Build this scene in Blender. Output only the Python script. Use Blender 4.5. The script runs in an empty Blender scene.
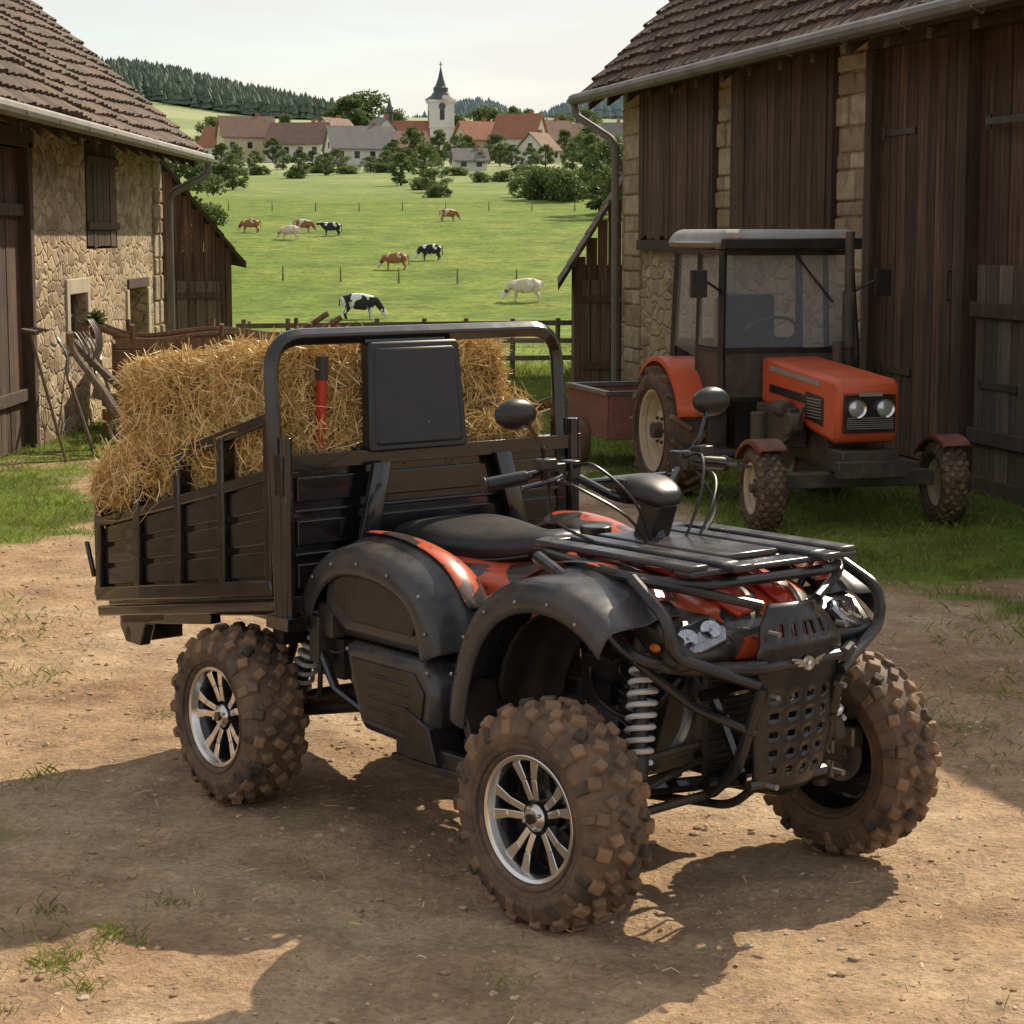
import bpy, bmesh, math, random
import numpy as np
from mathutils import Vector, Matrix, Euler
from math import sin, cos, pi, radians, sqrt, atan2
random.seed(7); rng=np.random.default_rng(7)
S=bpy.context.scene
COL=S.collection

# ------------------------------------------------------------------ noise
_T=rng.random((256,256))
def vnoise(x,y,s=0):
    x=np.asarray(x,float)+s*17.3; y=np.asarray(y,float)+s*9.1
    xi=np.floor(x).astype(int); yi=np.floor(y).astype(int); fx=x-xi; fy=y-yi
    fx=fx*fx*(3-2*fx); fy=fy*fy*(3-2*fy)
    a=_T[xi%256,yi%256]; b=_T[(xi+1)%256,yi%256]; c=_T[xi%256,(yi+1)%256]; d=_T[(xi+1)%256,(yi+1)%256]
    return (a*(1-fx)+b*fx)*(1-fy)+(c*(1-fx)+d*fx)*fy
def fbm(x,y,s=0,o=4):
    t=0;a=.5
    for i in range(o):
        t=t+a*vnoise(np.asarray(x)*2**i,np.asarray(y)*2**i,s+i*3); a*=.5
    return t
def sst(x,a,b):
    t=np.clip((np.asarray(x,float)-a)/(b-a),0,1); return t*t*(3-2*t)

# ------------------------------------------------------------------ mesh builder
class MB:
    def __init__(s): s.v=[];s.f=[];s.c=[]
    def add(s,vs,fs,r=.5):
        o=len(s.v); s.v+=[tuple(v) for v in vs]; s.f+=[tuple(i+o for i in f) for f in fs]; s.c+=[r]*len(fs)
    def obox(s,c,ax,h,r=.5,tp=1.0):
        c=Vector(c); X,Y,Z=[Vector(a) for a in ax]; vs=[]
        for k in (-1,1):
            t=tp if k==1 else 1
            for i,j in ((-1,-1),(1,-1),(1,1),(-1,1)):
                vs.append(c+X*(i*h[0]*t)+Y*(j*h[1]*t)+Z*(k*h[2]))
        s.add(vs,[(3,2,1,0),(4,5,6,7),(0,1,5,4),(1,2,6,5),(2,3,7,6),(3,0,4,7)],r)
    def box(s,c,d,rot=(0,0,0),r=.5,tp=1.0):
        m=Euler(rot).to_matrix(); s.obox(c,[m.col[0],m.col[1],m.col[2]],[d[0]/2,d[1]/2,d[2]/2],r,tp)
    def bb(s,a,b,r=.5):
        s.box([(a[i]+b[i])/2 for i in range(3)],[abs(b[i]-a[i]) for i in range(3)],r=r)
    def rings(s,rs,cap=True,r=.5,closed=False):
        n=len(rs[0]); vs=[p for q in rs for p in q]; fs=[]
        m=len(rs)
        for i in range(m if closed else m-1):
            for j in range(n):
                a=i*n+j;b=i*n+(j+1)%n;c=((i+1)%m)*n+(j+1)%n;d=((i+1)%m)*n+j
                fs.append((a,b,c,d))
        if cap and not closed:
            fs.append(tuple(range(n-1,-1,-1))); fs.append(tuple((m-1)*n+j for j in range(n)))
        s.add(vs,fs,r)
    def grid(s,rows,r=.5):
        n=len(rows[0]); vs=[p for q in rows for p in q]
        s.add(vs,[(i*n+j,i*n+j+1,(i+1)*n+j+1,(i+1)*n+j) for i in range(len(rows)-1) for j in range(n-1)],r)
    def tube(s,pts,rad,n=8,closed=False,r=.5,ph=0):
        P=[Vector(p) for p in pts]; m=len(P); R=rad if isinstance(rad,(list,tuple)) else [rad]*m
        T=[]
        for i in range(m):
            a=P[i-1] if (i>0 or closed) else P[i]; b=P[(i+1)%m] if (i<m-1 or closed) else P[i]
            T.append((b-a).normalized())
        u=T[0].orthogonal().normalized()
        if abs(T[0].z)<.95: u=T[0].cross(Vector((0,0,1))).normalized()
        rs=[]
        for i in range(m):
            u=(u-T[i]*u.dot(T[i])).normalized(); w=T[i].cross(u)
            rs.append([P[i]+(u*cos(2*pi*k/n+ph)+w*sin(2*pi*k/n+ph))*R[i] for k in range(n)])
        s.rings(rs,True,r,closed)
    def cyl(s,p0,p1,r0,r1=None,n=16,r=.5): s.tube([p0,p1],[r0,r0 if r1 is None else r1],n,False,r)
    def lathe(s,prof,c,ax,n=32,r=.5,closed=False,cap=True):
        ax=Vector(ax).normalized(); u=ax.orthogonal().normalized(); w=ax.cross(u); c=Vector(c)
        rs=[[c+ax*y+(u*cos(2*pi*k/n)+w*sin(2*pi*k/n))*q for k in range(n)] for y,q in prof]
        s.rings(rs,cap and not closed,r,closed)
    def prism(s,poly,y0,y1,r=.5):
        n=len(poly); vs=[(p[0],y0,p[1]) for p in poly]+[(p[0],y1,p[1]) for p in poly]
        s.add(vs,[tuple(range(n)),tuple(range(2*n-1,n-1,-1))]+[(i,i+n,(i+1)%n+n,(i+1)%n) for i in range(n)],r)
    def prismx(s,poly,x0,x1,r=.5):
        n=len(poly); vs=[(x0,p[0],p[1]) for p in poly]+[(x1,p[0],p[1]) for p in poly]
        s.add(vs,[tuple(range(n)),tuple(range(2*n-1,n-1,-1))]+[(i,i+n,(i+1)%n+n,(i+1)%n) for i in range(n)],r)
    def sph(s,c,rr,n=16,m=10,r=.5,e=1.0):
        rs=[]
        for i in range(m+1):
            t=-pi/2+pi*i/m; t=max(-pi/2+.02,min(pi/2-.02,t))
            rs.append([(c[0]+rr[0]*cos(t)*cos(2*pi*k/n),c[1]+rr[1]*cos(t)*sin(2*pi*k/n),c[2]+rr[2]*sin(t)) for k in range(n)])
        s.rings(rs,True,r)
    def build(s,name,mat,parent=None,bevel=0,smooth=35,sub=0,solid=0,soff=-1):
        me=bpy.data.meshes.new(name); me.from_pydata(s.v,[],s.f)
        at=me.attributes.new('rnd','FLOAT','FACE'); at.data.foreach_set('value',np.array(s.c,dtype=np.float32))
        bm=bmesh.new(); bm.from_mesh(me); bmesh.ops.recalc_face_normals(bm,faces=bm.faces); bm.to_mesh(me); bm.free()
        if smooth:
            me.polygons.foreach_set('use_smooth',[True]*len(me.polygons))
            if not sub: me.set_sharp_from_angle(angle=radians(smooth))
        me.materials.append(mat)
        o=bpy.data.objects.new(name,me); COL.objects.link(o)
        if parent: o.parent=parent
        if solid:
            m=o.modifiers.new('s','SOLIDIFY'); m.thickness=solid; m.offset=soff
        if bevel:
            m=o.modifiers.new('b','BEVEL'); m.width=bevel; m.segments=2; m.limit_method='ANGLE'; m.angle_limit=radians(40)
        if sub:
            m=o.modifiers.new('u','SUBSURF'); m.levels=sub; m.render_levels=sub
        return o
def catm(P,k=6,closed=False):
    P=[Vector(p) for p in P]; n=len(P); out=[]
    for i in range(n if closed else n-1):
        p0=P[i-1] if (i>0 or closed) else P[0]; p1=P[i]; p2=P[(i+1)%n]; p3=P[(i+2)%n] if (closed or i+2<n) else P[n-1]
        for j in range(k):
            t=j/k; out.append(.5*((2*p1)+(p2-p0)*t+(2*p0-5*p1+4*p2-p3)*t*t+(3*p1-p0-3*p2+p3)*t**3))
    if not closed: out.append(P[-1])
    return out
def rounded(P,rad=.05,k=5,closed=False):
    P=[Vector(p) for p in P]; n=len(P); out=[]
    for i in range(n):
        if not closed and i in (0,n-1): out.append(P[i]); continue
        a=P[i-1]-P[i]; b=P[(i+1)%n]-P[i]; r=min(rad,a.length*.45,b.length*.45)
        A=P[i]+a.normalized()*r; B=P[i]+b.normalized()*r
        for j in range(k+1):
            t=j/k; out.append(A*(1-t)**2+P[i]*2*t*(1-t)+B*t*t)
    return out
def npmesh(name,V,F,rnd,mat,parent=None,smooth=False):
    me=bpy.data.meshes.new(name); me.from_pydata(V.tolist(),[],F.tolist())
    at=me.attributes.new('rnd','FLOAT','FACE'); at.data.foreach_set('value',np.asarray(rnd,dtype=np.float32))
    if smooth: me.polygons.foreach_set('use_smooth',[True]*len(me.polygons))
    me.materials.append(mat); o=bpy.data.objects.new(name,me); COL.objects.link(o)
    if parent: o.parent=parent
    return o
def empty(name,loc=(0,0,0),rz=0,parent=None):
    o=bpy.data.objects.new(name,None); COL.objects.link(o); o.location=loc; o.rotation_euler=(0,0,rz); o.empty_display_size=.1
    if parent: o.parent=parent
    return o

# ------------------------------------------------------------------ materials
def newmat(name):
    m=bpy.data.materials.new(name); m.use_nodes=True; nt=m.node_tree; p=nt.nodes['Principled BSDF']; return m,nt,p
def noise(nt,co,scale,detail=4,rough=.55):
    n=nt.nodes.new('ShaderNodeTexNoise'); n.inputs['Scale'].default_value=scale; n.inputs['Detail'].default_value=detail; n.inputs['Roughness'].default_value=rough
    nt.links.new(co,n.inputs['Vector']); return n.outputs['Fac']
def ramp(nt,fac,stops):
    r=nt.nodes.new('ShaderNodeValToRGB'); e=r.color_ramp.elements
    while len(e)<len(stops): e.new(.5)
    for i,(p,c) in enumerate(stops):
        e[i].position=p; e[i].color=(c,c,c,1) if isinstance(c,(int,float)) else (*c,1)
    nt.links.new(fac,r.inputs[0]); return r.outputs[0]
def mix(nt,f,a,b,mode='MIX'):
    m=nt.nodes.new('ShaderNodeMix'); m.data_type='RGBA'; m.blend_type=mode
    for s,v in ((m.inputs[0],f),(m.inputs[6],a),(m.inputs[7],b)):
        if isinstance(v,(int,float)): s.default_value=v
        elif isinstance(v,tuple): s.default_value=(*v,1)
        else: nt.links.new(v,s)
    return m.outputs[2]
def mth(nt,op,a,b=None):
    m=nt.nodes.new('ShaderNodeMath'); m.operation=op
    for i,v in enumerate((a,b)):
        if v is None: continue
        if isinstance(v,(int,float)): m.inputs[i].default_value=v
        else: nt.links.new(v,m.inputs[i])
    return m.outputs[0]
def coords(nt,scale=(1,1,1)):
    t=nt.nodes.new('ShaderNodeTexCoord'); mp=nt.nodes.new('ShaderNodeMapping'); mp.inputs['Scale'].default_value=scale
    nt.links.new(t.outputs['Object'],mp.inputs[0]); return mp.outputs[0]
def rndattr(nt):
    a=nt.nodes.new('ShaderNodeAttribute'); a.attribute_name='rnd'; return a.outputs['Fac']
def bump(nt,p,h,st=.3,dist=.01):
    b=nt.nodes.new('ShaderNodeBump'); b.inputs['Strength'].default_value=st; b.inputs['Distance'].default_value=dist
    nt.links.new(h,b.inputs['Height']); nt.links.new(b.outputs[0],p.inputs['Normal'])
def upfac(nt):
    g=nt.nodes.new('ShaderNodeNewGeometry'); s=nt.nodes.new('ShaderNodeSeparateXYZ'); nt.links.new(g.outputs['Normal'],s.inputs[0]); return s.outputs['Z']
def M(name,c1,c2=None,scale=6,rough=.5,metal=0,bmp=0,bscale=40,bd=.003,dust=0,dustc=(.34,.235,.15),coat=0,stretch=(1,1,1),rv=0):
    m,nt,p=newmat(name); co=coords(nt,stretch)
    c2=c2 or tuple(x*.75 for x in c1)
    n1=noise(nt,co,scale,5); col=ramp(nt,n1,[(.3,c1),(.7,c2)])
    if rv:
        f=ramp(nt,rndattr(nt),[(0,1-rv),(1,1.0)]); col=mix(nt,1,col,f,'MULTIPLY')
    if dust:
        n2=noise(nt,co,scale*1.7,6,.65); u=mth(nt,'MULTIPLY',mth(nt,'ADD',upfac(nt),1.1),.5)
        f=mth(nt,'MULTIPLY',mth(nt,'MULTIPLY',ramp(nt,n2,[(.42,0.05),(.70,1.0)]),u),dust)
        col=mix(nt,f,col,dustc)
        nt.links.new(mth(nt,'ADD',mth(nt,'MULTIPLY',f,.8),rough),p.inputs['Roughness'])
    else:
        nt.links.new(ramp(nt,noise(nt,co,scale*2.3,4),[(.3,max(rough-.08,.03)),(.7,min(rough+.1,1))]),p.inputs['Roughness'])
    nt.links.new(col,p.inputs['Base Color']); p.inputs['Metallic'].default_value=metal
    p.inputs['Coat Weight'].default_value=coat
    if bmp: bump(nt,p,noise(nt,co,bscale,4,.6),bmp,bd)
    return m
m_black=M('black_paint',(.007,.007,.008),(.011,.011,.012),rough=.14,dust=.08,coat=.5)
m_plast=M('grey_plastic',(.044,.046,.051),(.030,.032,.036),rough=.24,bmp=.05,bscale=300,bd=.001,dust=.20)
m_blackp=M('black_plastic',(.012,.012,.013),(.018,.018,.018),rough=.30,dust=.15,bmp=.06,bscale=250,bd=.001)
m_rack=M('rack_black',(.018,.019,.021),(.013,.013,.014),rough=.24,dust=.14)
m_seat=M('seat_vinyl',(.014,.014,.015),(.020,.020,.020),rough=.40,bmp=.25,bscale=220,bd=.001,dust=.05)
m_silver=M('machined_alloy',(.80,.79,.77),(.68,.67,.65),rough=.20,metal=1,dust=.14)
m_steel=M('steel',(.36,.35,.34),(.22,.21,.20),rough=.4,metal=.8,dust=.3)
m_dark=M('dark_metal',(.03,.029,.028),(.05,.045,.04),rough=.45,metal=.4,dust=.4)
m_engine=M('engine_alloy',(.20,.19,.18),(.11,.105,.10),rough=.45,metal=.6,dust=.35)
m_spring=M('spring_paint',(.62,.61,.59),(.5,.48,.46),rough=.4,dust=.25)
m_redp=M('red_tool_paint',(.50,.02,.012),(.40,.02,.012),rough=.35)
m_chrome=M('mirror_glass',(.8,.8,.8),(.8,.8,.8),rough=.03,metal=1)
m_brass=M('brake_caliper',(.36,.33,.28),(.25,.22,.18),rough=.4,metal=.7,dust=.3)
def tyre_mat(name,amt,lo=.34,hi=.72):
    m,nt,p=newmat(name); co=coords(nt)
    n=noise(nt,co,9,6,.7); n2=noise(nt,co,70,3)
    base=mix(nt,n2,(.018,.017,.016),(.036,.033,.030))
    f=mth(nt,'MULTIPLY',ramp(nt,mth(nt,'ADD',mth(nt,'MULTIPLY',rndattr(nt),.50),mth(nt,'MULTIPLY',n,.75)),[(lo,0.05),(hi,1)]),amt)
    mud=mix(nt,noise(nt,co,25,4),(.38,.225,.12),(.19,.11,.058))
    nt.links.new(mix(nt,f,base,mud),p.inputs['Base Color']); p.inputs['Roughness'].default_value=.72
    bump(nt,p,noise(nt,co,60,5,.7),.6,.004); return m
m_tyre=tyre_mat('muddy_rubber',.92,.36,.70); m_tyre2=tyre_mat('dusty_rubber',.6)
def decal_mat():
    m,nt,p=newmat('red_black_graphics'); co=coords(nt,(2.4,3.0,4.5))
    n=noise(nt,co,2.0,2,.4); f=ramp(nt,n,[(.455,0),(.465,1)]); f2=ramp(nt,noise(nt,co,4.5,2),[(.57,0),(.58,1)])
    c=mix(nt,f,(.02,.02,.021),(.70,.095,.025)); c=mix(nt,mth(nt,'MULTIPLY',f2,.9),c,(.06,.06,.065))
    du=mth(nt,'MULTIPLY',ramp(nt,noise(nt,coords(nt),9,6,.65),[(.4,0),(.75,1)]),.3); c=mix(nt,du,c,(.3,.22,.15))
    nt.links.new(c,p.inputs['Base Color']); p.inputs['Roughness'].default_value=.28; p.inputs['Coat Weight'].default_value=.4; return m
m_decal=decal_mat()
def glass_mat(name,c=(.34,.38,.40),alpha=.38):
    m,nt,p=newmat(name); p.inputs['Base Color'].default_value=(*c,1); p.inputs['Roughness'].default_value=.05; p.inputs['Alpha'].default_value=alpha
    p.inputs['Specular IOR Level'].default_value=1.0; return m
m_glass=glass_mat('cab_glass')
m_lens=M('lamp_lens',(.34,.35,.37),(.18,.19,.20),rough=.05,metal=.85,scale=30)
m_refl=M('lamp_reflector',(.55,.56,.58),(.35,.36,.38),rough=.12,metal=1,scale=60)
m_lens2=M('tractor_lamp_lens',(.7,.72,.75),(.55,.57,.6),rough=.06,metal=.6,scale=25)
m_amber=M('amber_lens',(.5,.13,.015),rough=.2)
def straw_mat(name,core=False):
    m,nt,p=newmat(name); co=coords(nt)
    if core:
        c=ramp(nt,noise(nt,co,45,5,.7),[(.3,(.14,.085,.030)),(.7,(.45,.31,.12))])
        bump(nt,p,noise(nt,co,60,4,.7),1,.02)
    else:
        c=ramp(nt,rndattr(nt),[(0,(.34,.20,.060)),(.35,(.66,.44,.155)),(.8,(.84,.61,.26)),(1,(.88,.73,.41))])
    nt.links.new(c,p.inputs['Base Color']); p.inputs['Roughness'].default_value=.5; return m
m_straw=straw_mat('straw'); m_strawc=straw_mat('straw_core',True)
def stone_mat(name,sc=(3.6,3.6,6.5),tint=1.0):
    m,nt,p=newmat(name); t=nt.nodes.new('ShaderNodeTexCoord')
    nz=nt.nodes.new('ShaderNodeTexNoise'); nz.inputs['Scale'].default_value=4; nz.inputs['Detail'].default_value=4; nt.links.new(t.outputs['Object'],nz.inputs['Vector'])
    ad=nt.nodes.new('ShaderNodeVectorMath'); ad.operation='MULTIPLY_ADD'; nt.links.new(nz.outputs['Color'],ad.inputs[0]); ad.inputs[1].default_value=(.15,.15,.15); nt.links.new(t.outputs['Object'],ad.inputs[2])
    mp=nt.nodes.new('ShaderNodeMapping'); mp.inputs['Scale'].default_value=sc; nt.links.new(ad.outputs[0],mp.inputs[0])
    v=nt.nodes.new('ShaderNodeTexVoronoi'); v.inputs['Scale'].default_value=1; nt.links.new(mp.outputs[0],v.inputs['Vector']); v.inputs['Randomness'].default_value=.95
    e=nt.nodes.new('ShaderNodeTexVoronoi'); e.feature='DISTANCE_TO_EDGE'; e.inputs['Scale'].default_value=1; nt.links.new(mp.outputs[0],e.inputs['Vector']); e.inputs['Randomness'].default_value=.95
    sp=nt.nodes.new('ShaderNodeSeparateColor'); nt.links.new(v.outputs['Color'],sp.inputs[0])
    T=lambda c:tuple(x*tint for x in c)
    sc_=ramp(nt,sp.outputs[0],[(0,T((.28,.18,.105))),(.35,T((.50,.345,.195))),(.7,T((.64,.48,.30))),(1,T((.44,.35,.27)))])
    gr=noise(nt,t.outputs['Object'],22,5,.65); sc_=mix(nt,1,sc_,ramp(nt,gr,[(.3,.6),(.7,1.1)]),'MULTIPLY')
    ed=ramp(nt,e.outputs['Distance'],[(.0,0),(.13,1)])
    mort=mix(nt,gr,T((.36,.265,.17)),T((.60,.47,.32)))
    c=mix(nt,ed,mort,sc_)
    big=ramp(nt,noise(nt,t.outputs['Object'],.7,4),[(.35,.75),(.65,1.1)]); c=mix(nt,1,c,big,'MULTIPLY')
    pl=ramp(nt,noise(nt,t.outputs['Object'],1.3,5,.6),[(.54,0),(.66,1)]); c=mix(nt,mth(nt,'MULTIPLY',pl,.55),c,T((.62,.48,.32)))
    nt.links.new(c,p.inputs['Base Color']); p.inputs['Roughness'].default_value=.9
    h=mth(nt,'ADD',mth(nt,'MULTIPLY',ed,1.0),mth(nt,'MULTIPLY',gr,.5)); bump(nt,p,h,.8,.03); return m
m_stone=stone_mat('rubble_stone',(5,5,9),1.08); m_stone2=stone_mat('pillar_stone',(4.5,4.5,7.5),.95)
def wood_mat(name,c1,c2,c3,rough=.85,fade=.15):
    m,nt,p=newmat(name); co=coords(nt,(28,28,1.2)); co2=coords(nt)
    g=noise(nt,co,1.0,6,.7); c=ramp(nt,g,[(.28,c1),(.55,c2),(.8,c3)])
    c=mix(nt,1,c,ramp(nt,rndattr(nt),[(0,.62),(1,1.25)]),'MULTIPLY')
    c=mix(nt,1,c,ramp(nt,noise(nt,co2,1.1,5,.6),[(.3,.62),(.7,1.2)]),'MULTIPLY')
    ss=nt.nodes.new('ShaderNodeSeparateXYZ'); nt.links.new(co2,ss.inputs[0]); fd=ramp(nt,mth(nt,'MULTIPLY',ss.outputs['Z'],.3),[(.02,fade),(.35,0)])
    c=mix(nt,fd,c,(.20,.15,.11))
    nt.links.new(c,p.inputs['Base Color']); p.inputs['Roughness'].default_value=rough; bump(nt,p,g,.6,.008); return m
m_wood=wood_mat('weathered_boards',(.032,.017,.011),(.115,.062,.038),(.27,.175,.12))
m_woodg=wood_mat('grey_boards',(.06,.043,.032),(.15,.11,.08),(.28,.22,.17))
m_woodd=wood_mat('dark_timber',(.03,.018,.013),(.085,.053,.036),(.16,.11,.078))
m_woodt=wood_mat('tool_wood',(.10,.075,.055),(.24,.185,.135),(.40,.33,.26))
def tile_mat(name,c1,c2,c3):
    m,nt,p=newmat(name); co=coords(nt)
    c=ramp(nt,rndattr(nt),[(0,c1),(.5,c2),(1,c3)]); c=mix(nt,1,c,ramp(nt,noise(nt,co,1.2,6,.7),[(.3,.6),(.7,1.2)]),'MULTIPLY')
    l=ramp(nt,noise(nt,co,9,5,.7),[(.58,0),(.68,.6)]); c=mix(nt,l,c,(.17,.145,.10))
    nt.links.new(c,p.inputs['Base Color']); p.inputs['Roughness'].default_value=.85; bump(nt,p,noise(nt,co,40,4),.3,.01); return m
m_tile=tile_mat('old_roof_tiles',(.062,.036,.024),(.115,.066,.042),(.165,.098,.064))
m_zinc=M('zinc_gutter',(.24,.225,.20),(.15,.14,.125),rough=.55,metal=.4,scale=3,dust=.3)
m_plaster=M('pale_plaster',(.58,.50,.38),(.46,.38,.27),scale=3,rough=.9,bmp=.4,bscale=30,bd=.01)
m_win=M('window_pane',(.02,.022,.025),(.03,.03,.035),rough=.12)
def leaf_mat(name,c1,c2,c3,tr_=.35):
    m,nt,p=newmat(name); c=ramp(nt,rndattr(nt),[(0,c1),(.5,c2),(1,c3)])
    nt.links.new(c,p.inputs['Base Color']); p.inputs['Roughness'].default_value=.6
    if tr_:
        tr=nt.nodes.new('ShaderNodeBsdfTranslucent'); nt.links.new(c,tr.inputs[0]); ms=nt.nodes.new('ShaderNodeMixShader'); ms.inputs[0].default_value=tr_
        nt.links.new(p.outputs[0],ms.inputs[1]); nt.links.new(tr.outputs[0],ms.inputs[2]); nt.links.new(ms.outputs[0],nt.nodes['Material Output'].inputs[0])
    return m
m_leaf=leaf_mat('tree_foliage',(.065,.10,.028),(.125,.175,.050),(.20,.245,.085))
m_grass=leaf_mat('grass_blades',(.11,.15,.025),(.21,.26,.045),(.38,.37,.13))
m_fir_haze=leaf_mat('hazed_spruce_foliage',(.11,.155,.11),(.14,.19,.13),(.165,.215,.145),.3)  # greens lightened: distance haze is put into the spruce colour
m_firf_haze=leaf_mat('hazed_far_spruce_foliage',(.20,.27,.28),(.235,.31,.31),(.26,.335,.335),.3)  # pale blue-green: aerial haze painted into the far trees' colour
m_bark=M('bark',(.09,.065,.045),(.05,.035,.025),rough=.9,bmp=.5,bscale=20,bd=.02)

# ------------------------------------------------------------------ terrain
_py=[-200,0,26,40,60,100,130,150,170,210,260,330,450,520,580,700,900,1000,1200,1400,1700,2500,4500]
_pz=[0,0,0,-.8,-1.9,-3.1,-3.4,-2.2,-.6,1.9,4.6,8.8,14.5,19,22,31,50,55,58,70,55,40,30]
_ty=np.arange(-200,4501,1.0); _tz=np.interp(_ty,_py,_pz)
k=np.ones(25)/25; _ts=np.convolve(np.pad(_tz,12,mode='edge'),k,'valid'); _w=sst(_ty,26,60); _tz=_tz*(1-_w)+_ts*_w
def Z(x,y):
    x=np.asarray(x,float); y=np.asarray(y,float)
    z=np.interp(y,_ty,_tz)
    z=z+22*np.exp(-((x+185)/70)**2-((y-1010)/130)**2)+sst(y,250,900)*(fbm(x/160,y/160,3,3)-.45)*9
    z=z+sst(y,1150,1400)*(14*np.exp(-((x-75)/80)**2)+9*np.exp(-((x+20)/30)**2)-12*np.exp(-((x-10)/22)**2)-10*np.exp(-((x+75)/30)**2))
    z=z+sst(y,40,140)*(fbm(x/30,y/30,5,3)-.45)*.9
    z=z-sst(y,150,500)*sst(x,0,150)*3
    nr=1-sst(y,22,40)
    z=z+nr*((fbm(x*.7,y*.7,1,3)-.45)*.035+(fbm(x*5,y*5,2,3)-.45)*.030+(fbm(x*16,y*16,4,3)-.4)*.020)
    nr2=1-sst(y,11,15)
    for c0,k_ in ((-2.15,.06),(-1.15,.06),(.35,-.35),(1.35,-.35),(-.35,.25)):
        d=(x-(c0+k_*(y-5)))/sqrt(1+k_*k_); w=np.exp(-(d/.085)**2); z=z-nr2*w*(.011+.004*np.sin(y*2*pi/.075+d*20))+nr2*.007*np.exp(-((np.abs(d)-.13)/.03)**2)
    return z
def grassmask(x,y):
    n=fbm(x*.9,y*.9,8,4)*1.1-.05; n2=fbm(x*4,y*4,11,3)
    g=sst(y,14.8,17.5)
    g=np.maximum(g,1.15*np.exp(-((x+3.3)/.80)**2-((y-13.6)/2.5)**2))
    wall=6.578-.2407*y; d=wall-x
    g=np.maximum(g,sst(y,9.8,11.2)*(1-sst(d,1.7,2.7))*1.05)
    g=np.maximum(g,.68*sst(y,7.0,8.8)*(1-sst(d,1.8,3.3)))
    g=np.maximum(g,.95*(1-sst(d,.1,.7))*sst(y,5,8))
    g=np.maximum(g,.50*np.exp(-((x+1.25)/.45)**2-((y-4.9)/.35)**2))
    g=np.maximum(g,.45*np.exp(-((x+1.75)/.25)**2-((y-6.0)/.5)**2))
    g=np.maximum(g,.38*np.exp(-((x+2.4)/.8)**2-((y-9)/3.)**2))
    t=g+ (n-.48)*1.3+(n2-.45)*.5
    path=np.exp(-((x+2.3)/.9)**2)*sst(y,14,16)*(1-sst(y,21,24)); t=t-path*.65
    t=np.where(y>25,1.0,t)
    return np.clip(sst(t,.40,.70),0,1)
xs=np.concatenate([-np.geomspace(5.2,2200,70)[::-1],np.arange(-5,-2.6,.06),np.arange(-2.6,2.6,.03),np.arange(2.6,5.01,.06),np.geomspace(5.2,2200,70)])
ys=np.concatenate([-np.geomspace(1,200,14)[::-1],np.arange(0,3.2,.2),np.arange(3.2,9,.028),np.arange(9,18,.07),np.arange(18,40,.3),np.geomspace(40.5,4400,190)])
GX,GY=np.meshgrid(xs,ys); ZZ=Z(GX,GY); V=np.stack([GX,GY,ZZ],-1).reshape(-1,3)
nx=len(xs);ny=len(ys); idx=np.arange(nx*ny).reshape(ny,nx)
F=np.stack([idx[:-1,:-1],idx[:-1,1:],idx[1:,1:],idx[1:,:-1]],-1).reshape(-1,4)
def ground_mat():
    m,nt,p=newmat('dirt_and_grass'); co=coords(nt)
    a=nt.nodes.new('ShaderNodeAttribute'); a.attribute_name='grass'
    big=noise(nt,co,.9,6,.65); med=noise(nt,co,5,6,.65); fin=noise(nt,co,45,5,.7)
    dirt=ramp(nt,big,[(.32,(.42,.255,.145)),(.5,(.60,.405,.245)),(.70,(.72,.53,.345))])
    dirt=mix(nt,1,dirt,ramp(nt,med,[(.28,.62),(.7,1.14)]),'MULTIPLY'); dirt=mix(nt,1,dirt,ramp(nt,fin,[(.25,.55),(.7,1.14)]),'MULTIPLY')
    v=nt.nodes.new('ShaderNodeTexVoronoi'); v.inputs['Scale'].default_value=65; nt.links.new(co,v.inputs['Vector'])
    peb=ramp(nt,v.outputs['Distance'],[(.16,1),(.26,0)]); sp=nt.nodes.new('ShaderNodeSeparateColor'); nt.links.new(v.outputs['Color'],sp.inputs[0])
    pf=mth(nt,'MULTIPLY',peb,ramp(nt,sp.outputs[0],[(.74,0),(.78,1)]))
    dirt=mix(nt,mth(nt,'MULTIPLY',pf,.6),dirt,mix(nt,sp.outputs[1],(.26,.17,.11),(.68,.54,.39)))
    g1=noise(nt,co,.12,6,.65); g2=noise(nt,co,2.2,5,.7); g4=noise(nt,co,.55,4,.6)
    gr=ramp(nt,g1,[(.32,(.125,.20,.024)),(.52,(.19,.265,.034)),(.70,(.31,.33,.068))])
    gr=mix(nt,1,gr,ramp(nt,g2,[(.3,.55),(.7,1.18)]),'MULTIPLY'); gr=mix(nt,1,gr,ramp(nt,g4,[(.35,.70),(.6,1.1)]),'MULTIPLY')
    g3=ramp(nt,noise(nt,coords(nt,(.008,.02,.02)),1,3),[(.45,0),(.55,1)])
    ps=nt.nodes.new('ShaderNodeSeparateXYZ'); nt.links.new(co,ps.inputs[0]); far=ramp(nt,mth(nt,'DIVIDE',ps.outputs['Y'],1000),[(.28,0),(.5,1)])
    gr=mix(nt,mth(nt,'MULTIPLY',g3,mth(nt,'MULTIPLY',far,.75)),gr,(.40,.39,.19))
    gr=mix(nt,mth(nt,'MULTIPLY',far,.4),gr,(.40,.45,.28))  # paler with distance: haze over the far slopes painted into the grass colour
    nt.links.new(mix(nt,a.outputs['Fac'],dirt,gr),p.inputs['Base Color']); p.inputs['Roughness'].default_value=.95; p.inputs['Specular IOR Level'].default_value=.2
    h=mth(nt,'ADD',mth(nt,'MULTIPLY',med,.8),mth(nt,'ADD',mth(nt,'MULTIPLY',fin,.40),mth(nt,'MULTIPLY',pf,.25))); bump(nt,p,h,1.0,.04); return m
gm=ground_mat()
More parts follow.
